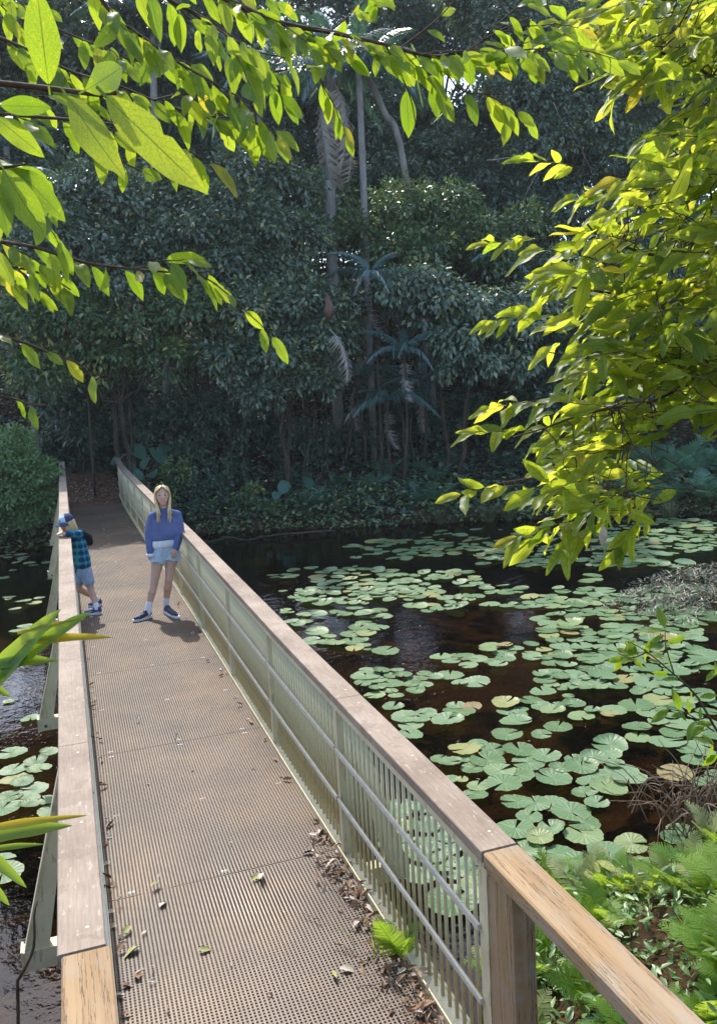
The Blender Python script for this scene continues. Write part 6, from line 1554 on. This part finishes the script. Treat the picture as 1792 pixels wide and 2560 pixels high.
for a, b, j, l in ((895, 315, 0, .085), (1285, 410, 0, .06), (1290, 490, 2, .07), (1285, 680, 0, .10), (1060, 835, 2, .09), (1140, 905, 0, .06), (1130, 990, 2, .13), (1590, 1030, 2, .09), (940, 1045, 1, .07), (1090, 1220, 0, .06), (1120, 1260, 1, .08), (1190, 1280, 0, .05), (970, 1310, 1, .1), (1010, 1390, 0, .09),
               (850, 460, 1, .09), (855, 540, 1, .1), (860, 730, 0, .08), (875, 850, 0, .1), (810, 50, 1, .08), (830, 150, 1, .07), (1340, 1480, 1, .05), (1240, 1150, 0, .04)): fallen(*Z6(a, b), j, l)
Z3 = lambda a, b: ((600+0.2489*a)/S, (1700+0.2489*b)/S)
for a, b, j, l in ((235, 1955, 0, .09), (740, 1740, 1, .06), (420, 1010, 1, .08), (335, 795, 1, .09), (155, 890, 1, .05), (235, 615, 1, .05), (100, 410, 1, .08), (720, 1430, 1, .07), (800, 1550, 1, .08), (690, 1560, 0, .07)): fallen(*Z3(a, b), j, l)
for a, b, j, l in ((210, 1030, 0, .09), (243, 1126, 0, .06), (236, 1132, 0, .06), (262, 1193, 0, .05), (248, 1245, 0, .04), (305, 1620, 0, .06), (395, 1665, 0, .09), (335, 1760, 0, .04), (243, 1762, 1, .08), (585, 1270, 0, .04), (585, 1962, 2, .08), (760, 2175, 0, .10), (745, 2180, 2, .08), (470, 1590, 0, .03), (430, 1730, 0, .03), (520, 1890, 0, .03), (300, 1950, 1, .03), (640, 2050, 0, .03), (520, 2160, 0, .03), (600, 2230, 1, .04)): fallen(a, b, j, l)
for q in range(60):                                        # scraps gathered along the kerbs
    y = rng.uniform(3.3, 12); x = rng.choice([rng.uniform(0.0, 0.05), rng.uniform(1.24, 1.33)])
    o_ = obj('fallen_leaf', lit_me[int(rng.integers(0, 3)), 1 if rng.random() < 0.7 else 0], None); o_.location = (x, y, Z_DECK+prof(y)+0.014); o_.rotation_euler = (rng.normal()*0.4, rng.normal()*0.4, rng.random()*6.28); o_.scale = (rng.uniform(0.03, 0.07),)*3
    tag(o_, 'tiny leaf scrap gathered against the bridge kerb', 'leaf', 'leaf scraps along the kerbs')
def litter(name, n, fx, fy, fz, label, j_w, size=(0.03, 0.085)):
    P = np.stack([fx(n), fy(n), np.zeros(n)], -1); P[:, 2] = fz(P)
    o_ = leaf_cloud(name, P, norm(rng.normal(size=(n, 3))*np.array([1, 1, 0.35])), norm(UP*0.8+rng.normal(size=(n, 3))*0.6), rng.uniform(*size, n), M_LITTER, LIT[0], None, uv=True); tag(o_, label, 'leaf litter', kind='stuff'); return o_
M_LITTER = mat_leaf('leaf_litter', [(0, (0.10, 0.045, 0.022)), (0.45, (0.24, 0.13, 0.07)), (0.75, (0.40, 0.28, 0.18)), (1, (0.62, 0.54, 0.42))], (0.35, 0.2, 0.08), 0.1, 0.6, 0.35)
litter('leaf_litter', 240, lambda n: 1.335-np.abs(rng.normal(size=n))*0.075, lambda n: 3.0+rng.random(n)**1.5*2.0, lambda P: Z_DECK+0.008+rng.random(len(P))**2*0.05, 'drift of dead brown leaves against the kerb by the ferns', 0)
litter('leaf_litter', 900, lambda n: rng.normal(0.7, 1.0, n), lambda n: rng.uniform(24.2, 27.5, n), lambda P: np.maximum(ground_z(P[:, 0], P[:, 1]), 0.0)+0.05+rng.random(len(P))*0.05, 'dead leaves strewn over the soil at the far bridge end', 0, (0.05, 0.12))
mb = MB()
for k in range(46):
    if k < 26: p = np.array([1.33-abs(rng.normal())*0.09, 3.2+rng.random()*1.5, Z_DECK+0.02+rng.random()*0.04]); L = rng.uniform(0.05, 0.22)
    else: p = np.array([rng.normal(0.7, 0.8), rng.uniform(25, 27.5), 0]); p[2] = float(ground_z(np.array(p[0]), np.array(p[1])))+0.06; L = rng.uniform(0.3, 0.9)
    d = norm(rng.normal(size=3)*np.array([1, 1, 0.2])); mb.tube(wiggle(p, p+d*L, 6, L*0.05), np.linspace(0.004 if k < 26 else 0.012, 0.0015 if k < 26 else 0.005, 6), 4, cap=False)
o_ = obj('twig_litter', mb.mesh('twig_litter', True), M_DRY); tag(o_, 'thin dry twigs scattered among the dead leaves', 'twigs', kind='stuff')
# weeds growing up through the deck edge
w = at_z(850, 2120, Z_DECK); V, F = blades(9, 0.20, 0.8, 0.010, np.random.default_rng(3)); t = thing('weed_tuft', 'tuft of green grass blades growing up through the deck edge', 'grass', loc=(1.26, w[1], Z_DECK)); obj('blades', mk_mesh('blades', V, F), M_FERN, t)['kind'] = 'stuff'
fern((1.335, w[1]-0.16, Z_DECK+0.0), 0.26, 5, FERN, 'little fern growing through the balusters beside the leaf drift', None, (25, 60))

# far path where the bridge lands
ys = np.linspace(24.115, 31, 16); Vp = []
for y in ys:
    for x in (-0.05, 0.35, 0.7, 1.05, 1.4):
        z = float(ground_z(np.array(x), np.array(y)))+0.03; Vp.append([x+0.05*math.sin(y*2), y, max(z, np.interp(y, [24, 24.8, 25.5], [0.80, 0.82, 0.0]))])
path = obj('path', mk_mesh('path', Vp, [[i*5+j, i*5+j+1, i*5+j+6, i*5+j+5] for i in range(15) for j in range(4)]), mat_noisy('path_soil', (0.09, 0.05, 0.03), (0.20, 0.115, 0.07), 5, 0.9, 0.1, 0.8, 24, 0.03)); path['kind'] = 'structure'

# bits of weed and fallen leaf on the water by the left handrail and beyond the fence
n = 2600; X = np.concatenate([rng.uniform(-3.2, -0.3, 1500), rng.uniform(1.9, 9, 1100)]); Y = np.concatenate([4.2+rng.random(1500)**1.3*9, rng.uniform(4.6, 14, 1100)])
k = (shore_dist(X, Y) < -0.05) & (hash_noise(X, Y, 1.4, 9) > 0.25); P = np.stack([X[k], Y[k], np.full(k.sum(), 0.006)], -1); n = len(P)
o_ = leaf_cloud('floating_debris', P, norm(rng.normal(size=(n, 3))*np.array([1, 1, 0.1])), norm(UP+rng.normal(size=(n, 3))*0.22), rng.uniform(0.015, 0.06, n), M_LITTER, TPL_NARROW); tag(o_, 'scraps of leaf and weed floating on the water', 'debris', kind='stuff')
# ================================================================== thin haze volume added to lift the dark shadows of the wood
mb = MB(); mb.box(-330, 330, -280, 480, -2.0, 36)
m, nt, o = nodes('shadow_lift_haze')
pv = nt.nodes.new('ShaderNodeVolumePrincipled')
pv.inputs['Color'].default_value = (0.88, 0.94, 1.0, 1)
pv.inputs['Density'].default_value = 0.0005
pv.inputs['Anisotropy'].default_value = 0.3
nt.links.new(pv.outputs[0], o.inputs['Volume'])
haze = obj('haze', mb.mesh('haze'), m); haze['kind'] = 'stuff'
tag(haze, 'thin bluish haze added over the pond to lift the dark shadows', 'haze')
